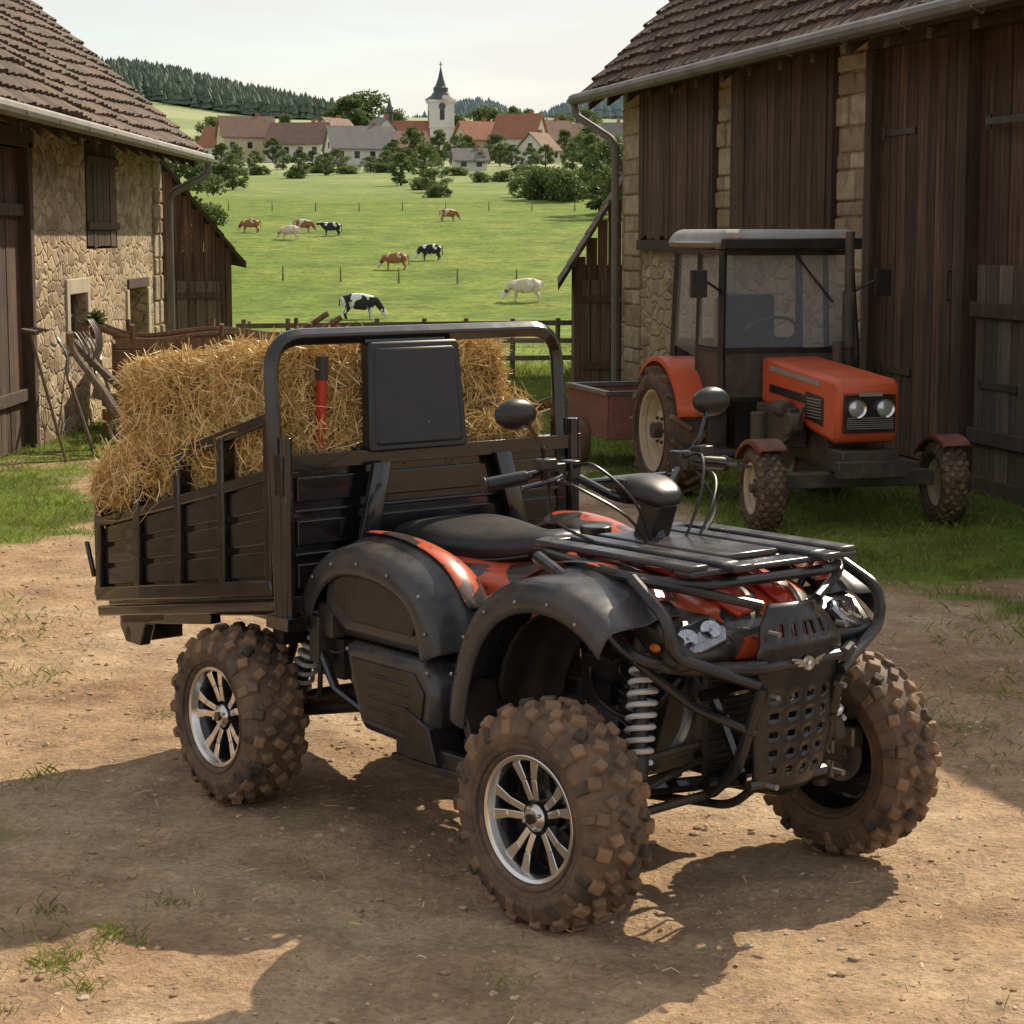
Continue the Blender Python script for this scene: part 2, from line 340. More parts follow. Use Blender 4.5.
ground=npmesh('ground',V,F,np.zeros(len(F)),gm,None,True)
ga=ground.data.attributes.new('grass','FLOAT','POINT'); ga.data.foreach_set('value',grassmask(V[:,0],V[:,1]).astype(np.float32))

def blades(name,n,xr,yr,hmin,hmax,w,lean=.5,mask=True,pts=None):
    if pts is None:
        x=rng.uniform(*xr,n); y=yr[0]+(yr[1]-yr[0])*rng.random(n)**1.15
        if mask:
            g=grassmask(x,y); k=rng.random(n)<g; x=x[k];y=y[k]
    else: x,y=pts
    n=len(x); z=Z(x,y)-.005; h=rng.uniform(hmin,hmax,n)*(.6+.8*vnoise(x*2.5,y*2.5,2)); an=rng.uniform(0,2*pi,n); wv=w*(1+y/22)
    dx=np.cos(an)*wv; dy=np.sin(an)*wv; lx=rng.normal(0,lean,n)*h; ly=rng.normal(0,lean,n)*h
    A=np.stack([x-dx,y-dy,z],-1);B=np.stack([x+dx,y+dy,z],-1);C=np.stack([x+dx*.6+lx*.4,y+dy*.6+ly*.4,z+h*.6],-1);D=np.stack([x+lx,y+ly,z+h],-1)
    V=np.stack([A,B,C,D],1).reshape(-1,3); F=np.arange(4*n).reshape(-1,4)
    r=np.clip(rng.normal(.5,.22,n)+(vnoise(x*1.2,y*1.2,6)-.5)*.7,0,1)
    return npmesh(name,V,F,r,m_grass)
blades('grass',180000,(-4.2,4.2),(6.5,27),.013,.052,.0020)
n=50000; yy=27+60*rng.random(n)**1.6; xx=(rng.random(n)-.5)*yy*.42-yy*.03; kk=fbm(xx*.5,yy*.5,13,3)>.46; blades('meadow_grass',0,None,None,.05,.16,.004,.4,False,(xx[kk],yy[kk]))
px=[];py=[]
for cx,cy,r,n in [(-1.10,4.95,.05,200),(-1.0,5.13,.035,90),(-1.0,4.75,.03,50),(-1.22,5.35,.03,50),(-1.68,5.95,.06,160),(-1.55,6.7,.05,60),(-.02,4.78,.03,60),(1.5,7.6,.12,260),(1.75,7.5,.10,120),(1.25,8.6,.1,150),(-1.3,7.6,.05,60),(1.62,6.3,.04,50),(-1.9,8.3,.12,160),(-2.3,9.3,.2,260),(-.9,5.4,.03,40),(1.9,8.2,.15,200),(-1.2,4.6,.05,60),(-1.25,5.1,.15,120),(-2.1,7.4,.2,120),(.75,4.3,.3,40),(1.6,7.0,.2,120),(2.2,9.2,.2,260)]:
    px.append(rng.normal(cx,r,n)); py.append(rng.normal(cy,r*1.2,n))
blades('weeds',0,None,None,.010,.036,.0013,.7,False,(np.concatenate(px),np.concatenate(py)))
def gravel(name,n,xr,yr,smin,smax,mat,pw=5,flat=.6):
    bm=bmesh.new(); bmesh.ops.create_icosphere(bm,subdivisions=1,radius=1); bm.verts.ensure_lookup_table()
    v0=np.array([v.co[:] for v in bm.verts]); f0=np.array([[v.index for v in f.verts] for f in bm.faces]); bm.free()
    x=rng.uniform(*xr,n); y=yr[0]+(yr[1]-yr[0])*rng.random(n)**1.3; s=smin+(smax-smin)*rng.random(n)**pw
    k=rng.random(n)>grassmask(x,y); x=x[k];y=y[k];s=s[k];n=len(x)
    sc=np.stack([s*rng.uniform(.7,1.3,n),s*rng.uniform(.7,1.3,n),s*rng.uniform(.4,.8,n)*flat*1.4],-1)
    P=v0[None]*(1+rng.normal(0,.16,(n,len(v0),1)))*sc[:,None]; a=rng.uniform(0,2*pi,n)
    X=P[...,0]*np.cos(a)[:,None]-P[...,1]*np.sin(a)[:,None]; Y=P[...,0]*np.sin(a)[:,None]+P[...,1]*np.cos(a)[:,None]
    V=np.stack([X+x[:,None],Y+y[:,None],P[...,2]+(Z(x,y)+s*.10)[:,None]],-1).reshape(-1,3)
    F=(f0[None]+(np.arange(n)*len(v0))[:,None,None]).reshape(-1,3)
    return npmesh(name,V,F,np.repeat(rng.random(n),len(f0)),mat)
m_peb,nt,p=newmat('pebbles'); nt.links.new(mix(nt,1,ramp(nt,rndattr(nt),[(0,(.38,.235,.135)),(.6,(.54,.37,.23)),(1,(.62,.49,.35))]),ramp(nt,noise(nt,coords(nt),60,4),[(.3,.7),(.7,1.1)]),'MULTIPLY'),p.inputs['Base Color']); p.inputs['Roughness'].default_value=.9
gravel('gravel',17000,(-3,3.2),(3.6,13),.0025,.015,m_peb,5)
def straws(name,P,D,L,W,mat,parent=None,nrm=None):
    n=len(P); U=rng.normal(0,1,(n,3)); S_=np.cross(D,U); S_/=np.linalg.norm(S_,axis=1)[:,None]+1e-9
    S_=S_*W[:,None]; bend=rng.normal(0,.12,(n,3))*L[:,None]
    A=P-D*L[:,None]/2; B=P+D*L[:,None]/2; C=P+bend
    V=np.stack([A-S_,A+S_,C+S_,C-S_,B+S_,B-S_],1).reshape(-1,3); b=np.arange(n)[:,None]*6
    F=np.concatenate([b+np.array([[0,1,2,3]]),b+np.array([[3,2,4,5]])],0)
    r=np.clip(rng.normal(.5,.25,n),0,1)
    return npmesh(name,V,F,np.concatenate([r,r]),mat,parent)
n=600; x=rng.uniform(-2.5,1.2,n); y=rng.uniform(4.5,10,n); an=rng.uniform(0,2*pi,n)
straws('straw_litter',np.stack([x,y,Z(x,y)+.006],-1),np.stack([np.cos(an),np.sin(an),rng.normal(0,.1,n)],-1),rng.uniform(.02,.07,n),np.full(n,.0012),m_straw)

# ------------------------------------------------------------------ barns
def boards(mb,x0,x1,z0,z1,y,w=.13,t=.03,axis='x',jit=.02):
    x=x0
    while x<x1-.03:
        ww=min(w*random.uniform(.8,1.25),x1-x); j=random.uniform(0,.012)
        mb.bb((x+.004,y-t-j,z0+random.uniform(-jit,jit)),(x+ww-.004,y-j,z1),r=random.random()); x+=ww
def tileroof(mb,x0,x1,y0,z0,y1,z1,row=.2,col=.2):
    L=sqrt((y1-y0)**2+(z1-z0)**2); nr=int(L/row); nc=int((x1-x0)/col)
    dy=(y1-y0)/L; dz=(z1-z0)/L; ny_=-dz; nz_=dy
    if nz_<0: ny_,nz_=-ny_,-nz_
    for i in range(nr):
        a=i*row; b=(i+1)*row+.02; sag=lambda x:0.03*sin(x*.9)+.02*sin(x*2.3)
        for j in range(nc):
            xa=x0+j*col; r=random.random(); jo=random.uniform(-.010,.010)
            rows=[]
            for (s,h) in ((a-.012+jo,.0),(a-.012+jo,.042),(b,.006)):
                rw=[]
                for q in range(5):
                    xx=xa+col*q/4; hh=h+.018*sin(q/4*pi) +jo*(h>0.01)+sag(xx)*.6
                    rw.append((xx,y0+dy*s+ny_*hh,z0+dz*s+nz_*hh))
                rows.append(rw)
            mb.grid(rows,r)
def wallgrid(mb,L,H,y0,y1,ops):
    X=sorted({0,L,*[o[0] for o in ops],*[o[1] for o in ops]}); Zs=sorted({-.3,H,*[o[2] for o in ops],*[o[3] for o in ops]})
    for i in range(len(X)-1):
        for j in range(len(Zs)-1):
            cx=(X[i]+X[i+1])/2; cz=(Zs[j]+Zs[j+1])/2
            if any(o[0]<cx<o[1] and o[2]<cz<o[3] for o in ops): continue
            mb.bb((X[i],y0,Zs[j]),(X[i+1],y1,Zs[j+1]))
def barn(name,loc,rz,L,dep,eave,oh,pitch,rx0,rx1,ops,stone):
    E=empty(name,loc,rz); t=math.tan(pitch); ry=dep/2; zr=eave+(ry+oh)*t; ze=eave+oh*t
    b=MB(); wallgrid(b,L,ze-.12,0,.4,ops); b.bb((0,dep-.4,-.3),(L,dep,ze-.12)); 
    for x in (0,L-.4): 
        b.prismx([(.4,-.3),(dep-.4,-.3),(dep-.4,ze-.12),(ry,zr-.15),(.4,ze+.2)],x,x+.4)
    b.build('stone_walls',stone,E,smooth=0)
    b=MB(); tileroof(b,rx0,rx1,-oh,eave,ry,zr); tileroof(b,rx0,rx1,dep+oh,eave,ry,zr,.4,.4); b.build('tiled_roof',m_tile,E,smooth=40)
    b=MB()
    for ya in (-oh,dep+oh):
        b.prismx([(ya,eave-.012),(ry,zr-.012),(ry,zr-.09),(ya,eave-.09)],rx0+.02,rx1-.02)
    for i in range(int((rx1-rx0)/.7)):
        x=rx0+.2+i*.7; b.prismx([(-oh+.03,eave-.095),(.1,ze-.1),(.1,ze-.2),(-oh+.03,eave-.17)],x,x+.09)
    b.build('roof_timbers',m_woodd,E,smooth=0)
    b=MB(); 
    b.tube([(rx0,ry,zr+.02),(rx1,ry,zr+.02)],.09,10); b.build('ridge_tiles',m_tile,E)
    return E,ze,zr
Cx,Cy=1.162,22.5; RA=atan2(-.972,.234)
RB,ze,zr=barn('timber_barn',(Cx,Cy,0),RA,15,6,3.22,.35,radians(45),-.4,15.5,[(6.55,13.5,-.3,3.2)],m_stone2)
b=MB(); boards(b,.85,3.0,1.72,3.3,-.03); boards(b,3.65,5.85,1.72,3.3,-.03)
boards(b,6.6,8.05,.12,3.12,.10,.15); boards(b,8.1,13.5,.12,3.12,.16,.16); b.build('wall_boards',m_wood,RB,bevel=.004,smooth=0)
b=MB(); boards(b,8.35,9.35,.1,1.55,.07,.16); b.build('small_door',m_woodg,RB,bevel=.004,smooth=0)
b=MB()
for x in (.82,3.02,3.6,5.88): b.bb((x-.05,-.06,1.68),(x+.05,.0,3.35))
b.bb((.75,-.075,1.60),(3.1,-.003,1.70)); b.bb((3.55,-.075,1.60),(5.95,-.003,1.70)); b.bb((6.5,-.02,3.12),(13.5,.12,3.3))
b.bb((6.5,-.03,-.1),(6.62,.14,3.12)); b.bb((8.02,.02,-.1),(8.14,.17,3.12)); b.bb((8.3,.0,.35),(9.4,.03,.45)); b.bb((8.3,.0,1.2),(9.4,.03,1.3))
b.bb((6.5,.02,-.1),(13.5,.3,.12))
b.build('timber_frame',m_woodd,RB,bevel=.006,smooth=0)
b=MB()
for x in (6.68,8.42):
    for z in (.75,2.5): b.box((x+.28,.055 if x<8 else .025,z),(.55,.012,.045)); b.cyl((x,.05,z-.05),(x,.05,z+.05),.02,n=8)
b.tube(rounded([(7.9,.05,1.3),(7.9,.02,1.3),(7.9,.02,1.5),(7.9,.05,1.5)],.02),.01,6)
b.build('strap_hinges',m_dark,RB)
b=MB(); b.tube([(-.45,-.42,3.17),(15.6,-.42,3.23)],.060,10); b.tube(rounded([(-.38,-.42,3.12),(-.38,-.40,3.0),(.06,-.10,2.72),(.06,-.09,.05)],.1),.040,10)
for z in (.8,1.9): b.cyl((.06,-.09,z-.02),(.06,-.09,z+.02),.050,n=10)
for i in range(14): b.tube([(.4+i*1.1,-.34,3.26),(.4+i*1.1,-.40,3.12),(.4+i*1.1,-.48,3.16)],.010,5)
b.build('gutter_and_downpipe',m_zinc,RB)
def stonestack(mb,x0,x1,z0,z1,y,h=.2):
    z=z0;f=0
    while z<z1-.04:
        hh=min(h*random.uniform(.6,1.3),z1-z); 
        a0=x0+random.uniform(-.03,.04); a1=x1+random.uniform(-.04,.03)
        cuts=[a0,a1] if f%3==1 else [a0,a0+(a1-a0)*random.uniform(.3,.7),a1]
        for i in range(len(cuts)-1): mb.bb((cuts[i]+.008,y-random.uniform(.015,.035),z+.008),(cuts[i+1]-.008,y+.05,z+hh-.008),r=random.random())
        z+=hh;f+=1
m_quoin,nt,p=newmat('dressed_stone'); co=coords(nt); cc=ramp(nt,rndattr(nt),[(0,(.36,.26,.16)),(.5,(.50,.38,.25)),(1,(.58,.47,.33))]); cc=mix(nt,1,cc,ramp(nt,noise(nt,co,7,6,.7),[(.3,.55),(.7,1.15)]),'MULTIPLY'); nt.links.new(cc,p.inputs['Base Color']); p.inputs['Roughness'].default_value=.9; bump(nt,p,noise(nt,co,25,5,.65),.9,.03)
b=MB(); stonestack(b,3.08,3.56,0,3.25,0); stonestack(b,5.94,6.5,0,3.25,0); stonestack(b,.12,.72,0,3.25,0,.24); b.build('stone_pillars',m_quoin,RB,bevel=.018,smooth=0)
LB,_,_=barn('stone_barn',(-3.95,8,0),pi/2,16,7,2.66,.45,radians(41),-.5,16.3,[(6,9.45,-.3,2.45),(11.8,13.35,1.62,2.62),(10.95,11.7,.80,1.22),(13.9,15.0,-.3,1.2)],m_stone)
b=MB(); boards(b,6,9.45,.0,2.45,.10,.15); boards(b,11.85,13.3,1.64,2.60,.03,.14); b.build('doors_and_shutter',m_wood,LB,bevel=.004,smooth=0)
b=MB(); boards(b,13.95,14.95,.0,1.18,.3,.14); b.build('side_door',m_woodg,LB,bevel=.004,smooth=0)
b=MB(); b.bb((9.4,-.03,-.1),(9.52,.12,2.5)); b.bb((5.8,-.03,2.45),(9.6,.12,2.6)); 
for z in (1.8,2.42): b.bb((11.8,-.035,z),(13.35,-.004,z+.07))
b.bb((13.85,-.02,1.2),(15.05,.1,1.3)); b.bb((6,.02,1.9),(9.4,.06,2.0)); b.bb((6,.02,.4),(9.4,.06,.5)); b.build('timber_frame',m_woodd,LB,bevel=.006,smooth=0)
b=MB(); b.bb((11.0,.2,.82),(11.65,.21,1.2)); b.build('window_glass',m_win,LB,smooth=0)
b=MB(); 
for q in ((10.93,.12,.8,10.99,1.22),(11.66,.12,.8,11.72,1.22)): b.bb((q[0],.10,q[2]),(q[3],.2,q[4]))
b.bb((10.99,.10,1.0),(11.66,.19,1.03)); b.bb((11.31,.10,.82),(11.34,.188,1.2)); b.build('window_frame',m_woodt,LB,smooth=0)
b=MB(); b.bb((10.8,-.025,.70),(11.85,.1,.80)); b.bb((10.80,-.02,.80),(10.93,.05,1.36)); b.bb((11.72,-.02,.80),(11.85,.05,1.36)); b.bb((10.93,-.02,1.22),(11.72,.05,1.36))
b.bb((13.75,-.02,0),(13.88,.05,1.19)); b.bb((15.02,-.02,0),(15.15,.05,1.19)); b.build('plaster_surrounds',m_plaster,LB,bevel=.01,smooth=0)
b=MB(); stonestack(b,15.45,16.0,0,2.9,0,.24); b.build('quoins',m_quoin,LB,bevel=.018,smooth=0)
b=MB(); b.tube([(-.5,-.52,2.62),(16.35,-.52,2.60)],.055,10); b.tube(rounded([(16.2,-.52,2.56),(16.2,-.50,2.42),(15.9,-.12,2.2),(15.9,-.12,.05)],.1),.042,10)
for i in range(15): b.tube([(.4+i*1.1,-.44,2.68),(.4+i*1.1,-.50,2.56),(.4+i*1.1,-.58,2.60)],.010,5)
b.build('gutter_and_downpipe',m_zinc,LB)
PP=empty('potted_plant',(-3.84,19.6,.8)); b=MB(); b.lathe([(0,.05),(.10,.065),(.10,.05)],(0,0,0),(0,0,1),14); b.build('pot',M('terracotta',(.35,.14,.07),rough=.8),PP)
n=260; d=rng.normal(0,1,(n,3)); d/=np.linalg.norm(d,axis=1)[:,None]; P=np.array([0,0,.17])+d*rng.uniform(.02,.09,(n,1))
straws('leaves',P,d,np.full(n,.05),np.full(n,.009),m_leaf,PP)

def shed(name,loc,rz,w,dep,eave,peak,door=None,over=.18):
    E=empty(name,loc,rz); b=MB(); x=0
    while x<w-.02:
        ww=min(.13*random.uniform(.85,1.2),w-x); xm=x+ww/2; zt=eave+(peak-eave)*(1-abs(xm-w/2)/(w/2)); b.bb((x+.003,-.03-random.uniform(0,.01),-.1),(x+ww-.003,0,zt-.02),r=random.random()); x+=ww
    for xx in (0,w-.03):
        y=0.01
        while y<dep: b.bb((xx,y,-.1),(xx+.03,y+.14,eave-.04),r=random.random()); y+=.147
    b.bb((.03,dep-.03,-.1),(w-.03,dep,eave-.05)); b.build('board_walls',m_wood,E,bevel=.003,smooth=0)
    b=MB(); sl=(peak-eave)/(w/2)
    for sg in (0,1):
        xa=-over if sg==0 else w+over; za=eave-over*sl
        b.prism([(xa,za),(w/2,peak),(w/2,peak+.05),(xa,za+.05)],-.2,dep+.1)
    b.build('roof_deck',m_woodd,E,smooth=0)
    b=MB(); n=int(sqrt((w/2)**2+(peak-eave)**2)/.2)+1
    for sg in (0,1):
        xa=-over if sg==0 else w+over; za=eave-over*sl+.05
        for i in range(n):
            t0=i/n; t1=(i+1)/n+.02; y=-.22
            while y<dep+.1:
                b.prism([(xa+(w/2-xa)*t0,za+(peak+.05-za)*t0+.03),(xa+(w/2-xa)*t1,za+(peak+.05-za)*t1+.003),(xa+(w/2-xa)*t0,za+(peak+.05-za)*t0+.003)],y,y+.19,random.random()); y+=.2
    b.build('roof_tiles',m_tile,E,smooth=0)
    if door:
        b=MB(); boards(b,door[0],door[1],0,door[2],-.045,.12); b.build('door',m_woodg,E,bevel=.003,smooth=0)
        b=MB(); b.bb((door[0],-.1,door[2]*.2),(door[1],-.088,door[2]*.2+.08)); b.bb((door[0],-.1,door[2]*.8),(door[1],-.088,door[2]*.8+.08)); b.build('door_battens',m_woodd,E,smooth=0)
    return E
shed('wooden_shed',(.70,24.0,0),-.02,2.2,3.5,1.42,3.2,door=(.08,.9,1.25))
shed('wooden_shed',(-6.10,27.6,0),.20,2.45,4,1.55,3.1,door=(1.35,2.3,1.15))

# ------------------------------------------------------------------ straw bales
def bale(name,loc,rot,d,parent=None,n=14000):
    E=empty(name,loc); E.rotation_euler=rot
    b=MB(); b.box((0,0,0),(d[0]*.93,d[1]*.92,d[2]*.92)); b.build('core',m_strawc,E,bevel=.05)
    A=np.array([d[1]*d[2],d[0]*d[2],d[0]*d[1]]); ax=rng.choice(3,n,p=A/A.sum()); sg=rng.choice([-1,1],n)
    P=rng.uniform(-.5,.5,(n,3))*np.array(d); ii=np.arange(n); P[ii,ax]=sg*np.array(d)[ax]*.48
    lump=(vnoise((P[:,0]+P[:,2])*9,(P[:,1]-P[:,2])*9,3)-.5)*.07; P[ii,ax]+=sg*(lump+rng.normal(0,.008,n))
    q=np.abs(P)/(np.array(d)/2); e=np.sort(q,1)[:,1]; P*= (1-.10*np.clip((e-.72)/.28,0,1)**2)[:,None]
    D=rng.normal(0,1,(n,3)); D[ii,ax]*=.38; D/=np.linalg.norm(D,axis=1)[:,None]
    straws('straw',P,D,rng.uniform(.04,.15,n),rng.uniform(.0008,.0021,n),m_straw,E)
    b=MB()
    for x in (-d[0]*.2,d[0]*.2): b.tube(rounded([(x,-d[1]*.5,-d[2]*.5),(x,d[1]*.5,-d[2]*.5),(x,d[1]*.5,d[2]*.5),(x,-d[1]*.5,d[2]*.5)],.04,3,True),.002,5,True)
    b.build('twine',m_woodt,E)
    return E
QX,QY,QA=.523,5.569,radians(-51.5)
def W(a,b_,z): return (QX+cos(QA)*a-sin(QA)*b_,QY+sin(QA)*a+cos(QA)*b_,z)
def hb(a,b_,z,d,n=14000,dz=0,t=radians(-7)):
    m=Matrix.Rotation(QA+dz,3,'Z')@Matrix.Rotation(t,3,'Y'); return bale('hay_bale',W(a,b_,z),m.to_euler(),d,n=n)
hb(-1.80,-.265,1.175,(1.00,.47,.38),36000,radians(2)); hb(-1.85,.215,1.18,(.98,.43,.38),26000,radians(-3),radians(-5))
hb(-1.82,-.25,.86,(1.05,.46,.32),16000,t=radians(-9)); hb(-1.80,.27,.90,(1.0,.46,.30),12000,t=radians(-9))
def loose(n,a,b_,z,nm,fl=.8):
    pt=np.array([W(*q) for q in zip(a,b_,z)]); D=rng.normal(0,1,(n,3)); ca,sa=cos(QA),sin(QA); lb=D[:,0]*-sa+D[:,1]*ca; D[:,0]-=-sa*lb*fl; D[:,1]-=ca*lb*fl; D/=np.linalg.norm(D,axis=1)[:,None]
    straws(nm,pt,D,rng.uniform(.04,.13,n),rng.uniform(.0008,.0021,n),m_straw)
n=13000; a=rng.uniform(-2.34,-1.34,n); b_=np.where(rng.random(n)<.7,-rng.uniform(.40,.52,n),rng.uniform(.35,.49,n)); z=.82+(a+2.35)*.23+rng.uniform(0,.19,n); loose(n,a,b_,z,'loose_hay')
n=3500; a=-2.36+np.abs(rng.normal(0,.30,n)); b_=-rng.uniform(.44,.60,n); z=.90+(a+2.38)*.28+rng.normal(.01,.045,n); loose(n,a,b_,z,'loose_hay',.5)
n=6000; b_=rng.uniform(-.48,.48,n); a=-1.34+rng.normal(0,.035,n); z=1.02+rng.uniform(0,.13,n)+.06*vnoise(b_*8,b_*3,4); D=rng.normal(0,1,(n,3)); D/=np.linalg.norm(D,axis=1)[:,None]
straws('loose_hay',np.array([W(*q) for q in zip(a,b_,z)]),D,rng.uniform(.03,.10,n),rng.uniform(.0008,.0020,n),m_straw)

# ------------------------------------------------------------------ wheels
def tyre(par,c,R,Wd,rim,out,steer=0,mat=None,name='wheel',spokes=True,nl=19,lugh=.0115,agr=False):
    E=empty(name,c,steer,par); mat=mat or m_tyre; Rb=R-lugh*1.6; h=Wd/2
    pr=[(-h*.66,rim),(-h*.93,rim+.012),(-h*1.05,(rim+Rb)/2),(-h*1.0,Rb-.05),(-h*.84,Rb-.020),(-h*.45,Rb-.004),(0,Rb),(h*.45,Rb-.004),(h*.84,Rb-.020),(h*1.0,Rb-.05),(h*1.05,(rim+Rb)/2),(h*.93,rim+.012),(h*.66,rim)]
    b=MB(); b.lathe(pr,(0,0,0),(0,1,0),56,.25,cap=False)
    for k in range(nl):
        for row in range(2):
            t=2*pi*(k+row*.5)/nl; sg=-1 if row else 1
            def fr(t,tilt,yaw):
                er=Vector((cos(t),0,sin(t))); et=Vector((-sin(t),0,cos(t))); ey=Vector((0,1,0)); yaw+=random.uniform(-5,5)
                ax=(er*cos(radians(tilt))+ey*sg*sin(radians(tilt))); yy=(ey*cos(radians(tilt))-er*sg*sin(radians(tilt)))
                rm=Matrix.Rotation(radians(yaw)*sg,3,ax); return er,ey,rm@et,rm@yy,ax
            if agr:
                er,ey,x,y,ax=fr(t,8,38); b.obox(er*Rb+ey*(sg*h*.5),(x,y,ax),(R*.04,h*.62,lugh),r=random.random()*.8,tp=.85); continue
            er,ey,x,y,ax=fr(t,0,38); b.obox(er*(Rb+.002)+ey*(sg*h*.18),(x,y,ax),(R*.056,h*.23,lugh),r=random.random()*.9,tp=.78)
            er,ey,x,y,ax=fr(t+pi/nl*1.0,14,-25); b.obox(er*(Rb-.003)+ey*(sg*h*.50),(x,y,ax),(R*.056,h*.19,lugh),r=random.random()*.9,tp=.78)
            er,ey,x,y,ax=fr(t+pi/nl*.2,38,14); b.obox(er*(Rb-.015)+ey*(sg*h*.80),(x,y,ax),(R*.064,h*.20,lugh),r=random.random()*.9,tp=.78)
            er,ey,x,y,ax=fr(t+pi/nl*.2,72,0); b.obox(er*(Rb-.048)+ey*(sg*h*.985),(x,y,ax),(R*.058 if k%2 else R*.040,.024,lugh*.55),r=random.random()*.6,tp=.8)
    for sg in (-1,1):
        for rr in (rim+.022,rim+.040): b.lathe([(sg*h*.95,rr-.003),(sg*h*1.03,rr),(sg*h*.95,rr+.003)],(0,0,0),(0,1,0),48,.1,cap=False)
    b.build('tyre',mat,E,bevel=.004,smooth=32)
    if not spokes: return E
    o=out
    b=MB(); b.lathe([(-h*.68,rim+.004),(-h*.3,rim-.022),(h*.3,rim-.022),(h*.68,rim+.004)],(0,0,0),(0,1,0),40,cap=False); b.lathe([(o*h*.0,.0),(o*h*.0,rim-.02)],(0,0,0),(0,1,0),40,cap=False)
    b.build('rim_barrel',m_black,E)
    b=MB(); b.lathe([(o*h*.62,rim-.014),(o*h*.84,rim-.006),(o*h*.88,rim+.006),(o*h*.80,rim+.011),(o*h*.60,rim-.002)],(0,0,0),(0,1,0),56,closed=True)
    b.lathe([(o*h*.1,.040),(o*h*.60,.036),(o*h*.72,.026),(o*h*.74,.001)],(0,0,0),(0,1,0),20)
    for k in range(5):
        for s in (-1,1):
            t0=2*pi*k/5+pi/2+.2; a0=t0+s*.22; a1=t0+s*.24
            p0=Vector((cos(a0)*.045,o*h*.56,sin(a0)*.045)); pm=Vector((cos(t0+s*.19)*rim*.62,o*h*.64,sin(t0+s*.19)*rim*.62)); p1=Vector((cos(a1)*(rim-.008),o*h*.70,sin(a1)*(rim-.008)))
            for q0,q1,w0,w1 in ((p0,pm,.0095,.0105),(pm,p1,.0105,.015)):
                d=(q1-q0).normalized(); sd=d.cross(Vector((0,1,0))).normalized(); up=Vector((0,o,0))
                b.add([q0-sd*w0,q0+sd*w0,q0+sd*w0-up*.03,q0-sd*w0-up*.03,q1-sd*w1,q1+sd*w1,q1+sd*w1-up*.03,q1-sd*w1-up*.03],[(0,1,2,3),(4,5,6,7),(0,1,5,4),(1,2,6,5),(2,3,7,6),(3,0,4,7)])
    for k in range(4):
        t=2*pi*k/4+.4; b.cyl((cos(t)*.027,o*h*.6,sin(t)*.027),(cos(t)*.027,o*h*.78,sin(t)*.027),.006,n=6)
    b.build('alloy_spokes',m_silver,E,bevel=.002,smooth=30)
    b=MB(); b.cyl((0,o*h*.7,0),(0,o*h*.80,0),.014,n=14); b.build('hub_cap',m_black,E)
    b=MB(); i=-o
    b.lathe([(i*h*.2,.0),(i*h*.2,.085),(i*h*.25,.085),(i*h*.25,0)],(0,0,0),(0,1,0),32); b.cyl((0,0,0),(0,i*h*1.0,0),.035,n=16); b.build('brake_disc',m_steel,E)
    b=MB(); b.box((.05,i*h*.45,.06),(.08,.05,.06)); b.box((0,i*h*.8,0),(.09,.05,.12)); b.cyl((0,i*h*.3,0),(0,i*h*1.2,0),.045); b.build('brake_caliper_and_knuckle',m_brass,E,bevel=.008)
    return E

# ------------------------------------------------------------------ quad bike
Q=empty('utility_quad_bike',(QX,QY,0),QA)
FR,RR=.304,.288
tyre(Q,(0,-.54,FR-.012),FR,.195,.158,-1,radians(4)); tyre(Q,(0,.54,FR-.012),FR,.195,.158,1,radians(4))
tyre(Q,(-1.54,-.53,RR-.012),RR,.20,.150,-1); tyre(Q,(-1.54,.53,RR-.012),RR,.20,.150,1)
def ring(a,bc,zc,w,h,n=16,e=.7,tilt=0):
    out=[]
    for k in range(n):
        t=2*pi*k/n+pi/n; c=cos(t);s=sin(t)
        out.append((a+tilt*s*h/2,bc+w/2*abs(c)**e*(1 if c>0 else -1),zc+h/2*abs(s)**e*(1 if s>0 else -1)))
    return out
b=MB()
for s in (-1,1):
    b.tube(rounded([(.24,.10*s,.36),(-.1,.15*s,.27),(-.75,.17*s,.25),(-1.15,.18*s,.34),(-1.55,.19*s,.50),(-2.2,.2*s,.50)],.08),.02,8)
    b.tube(rounded([(.24,.10*s,.38),(.15,.14*s,.62),(-.05,.15*s,.74),(-.4,.13*s,.74),(-1.0,.15*s,.66),(-1.3,.18*s,.60)],.08),.018,8)
    b.tube([(.02,.14*s,.60),(-.2,.15*s,.28)],.014,8); b.tube([(-.35,.14*s,.72),(-.3,.15*s,.28)],.014,8)
    b.tube([(-1.0,.16*s,.66),(-1.1,.18*s,.34)],.016,8)
    b.tube([(-1.54,.19*s,.50),(-1.25,.35*s,.62)],.016,8); b.tube([(-1.25,.50*s,.62),(-1.30,.22*s,.42)],.016,8)
    b.tube([(-1.20,.48*s,.60),(-1.10,.46*s,.42),(-1.0,.42*s,.36)],.014,8); b.tube([(-1.28,.30*s,.55),(-1.05,.40*s,.50)],.012,8)
for a,z in ((.2,.36),(.18,.58),(-.6,.25),(-1.1,.34),(-1.8,.5),(-2.15,.5)): b.cyl((a,-.19,z),(a,.19,z),.016,n=8)
for a in (-1.35,-2.0): b.box((a,0,.545),(.06,1.0,.05))
b.build('frame',m_black,Q)
b=MB()
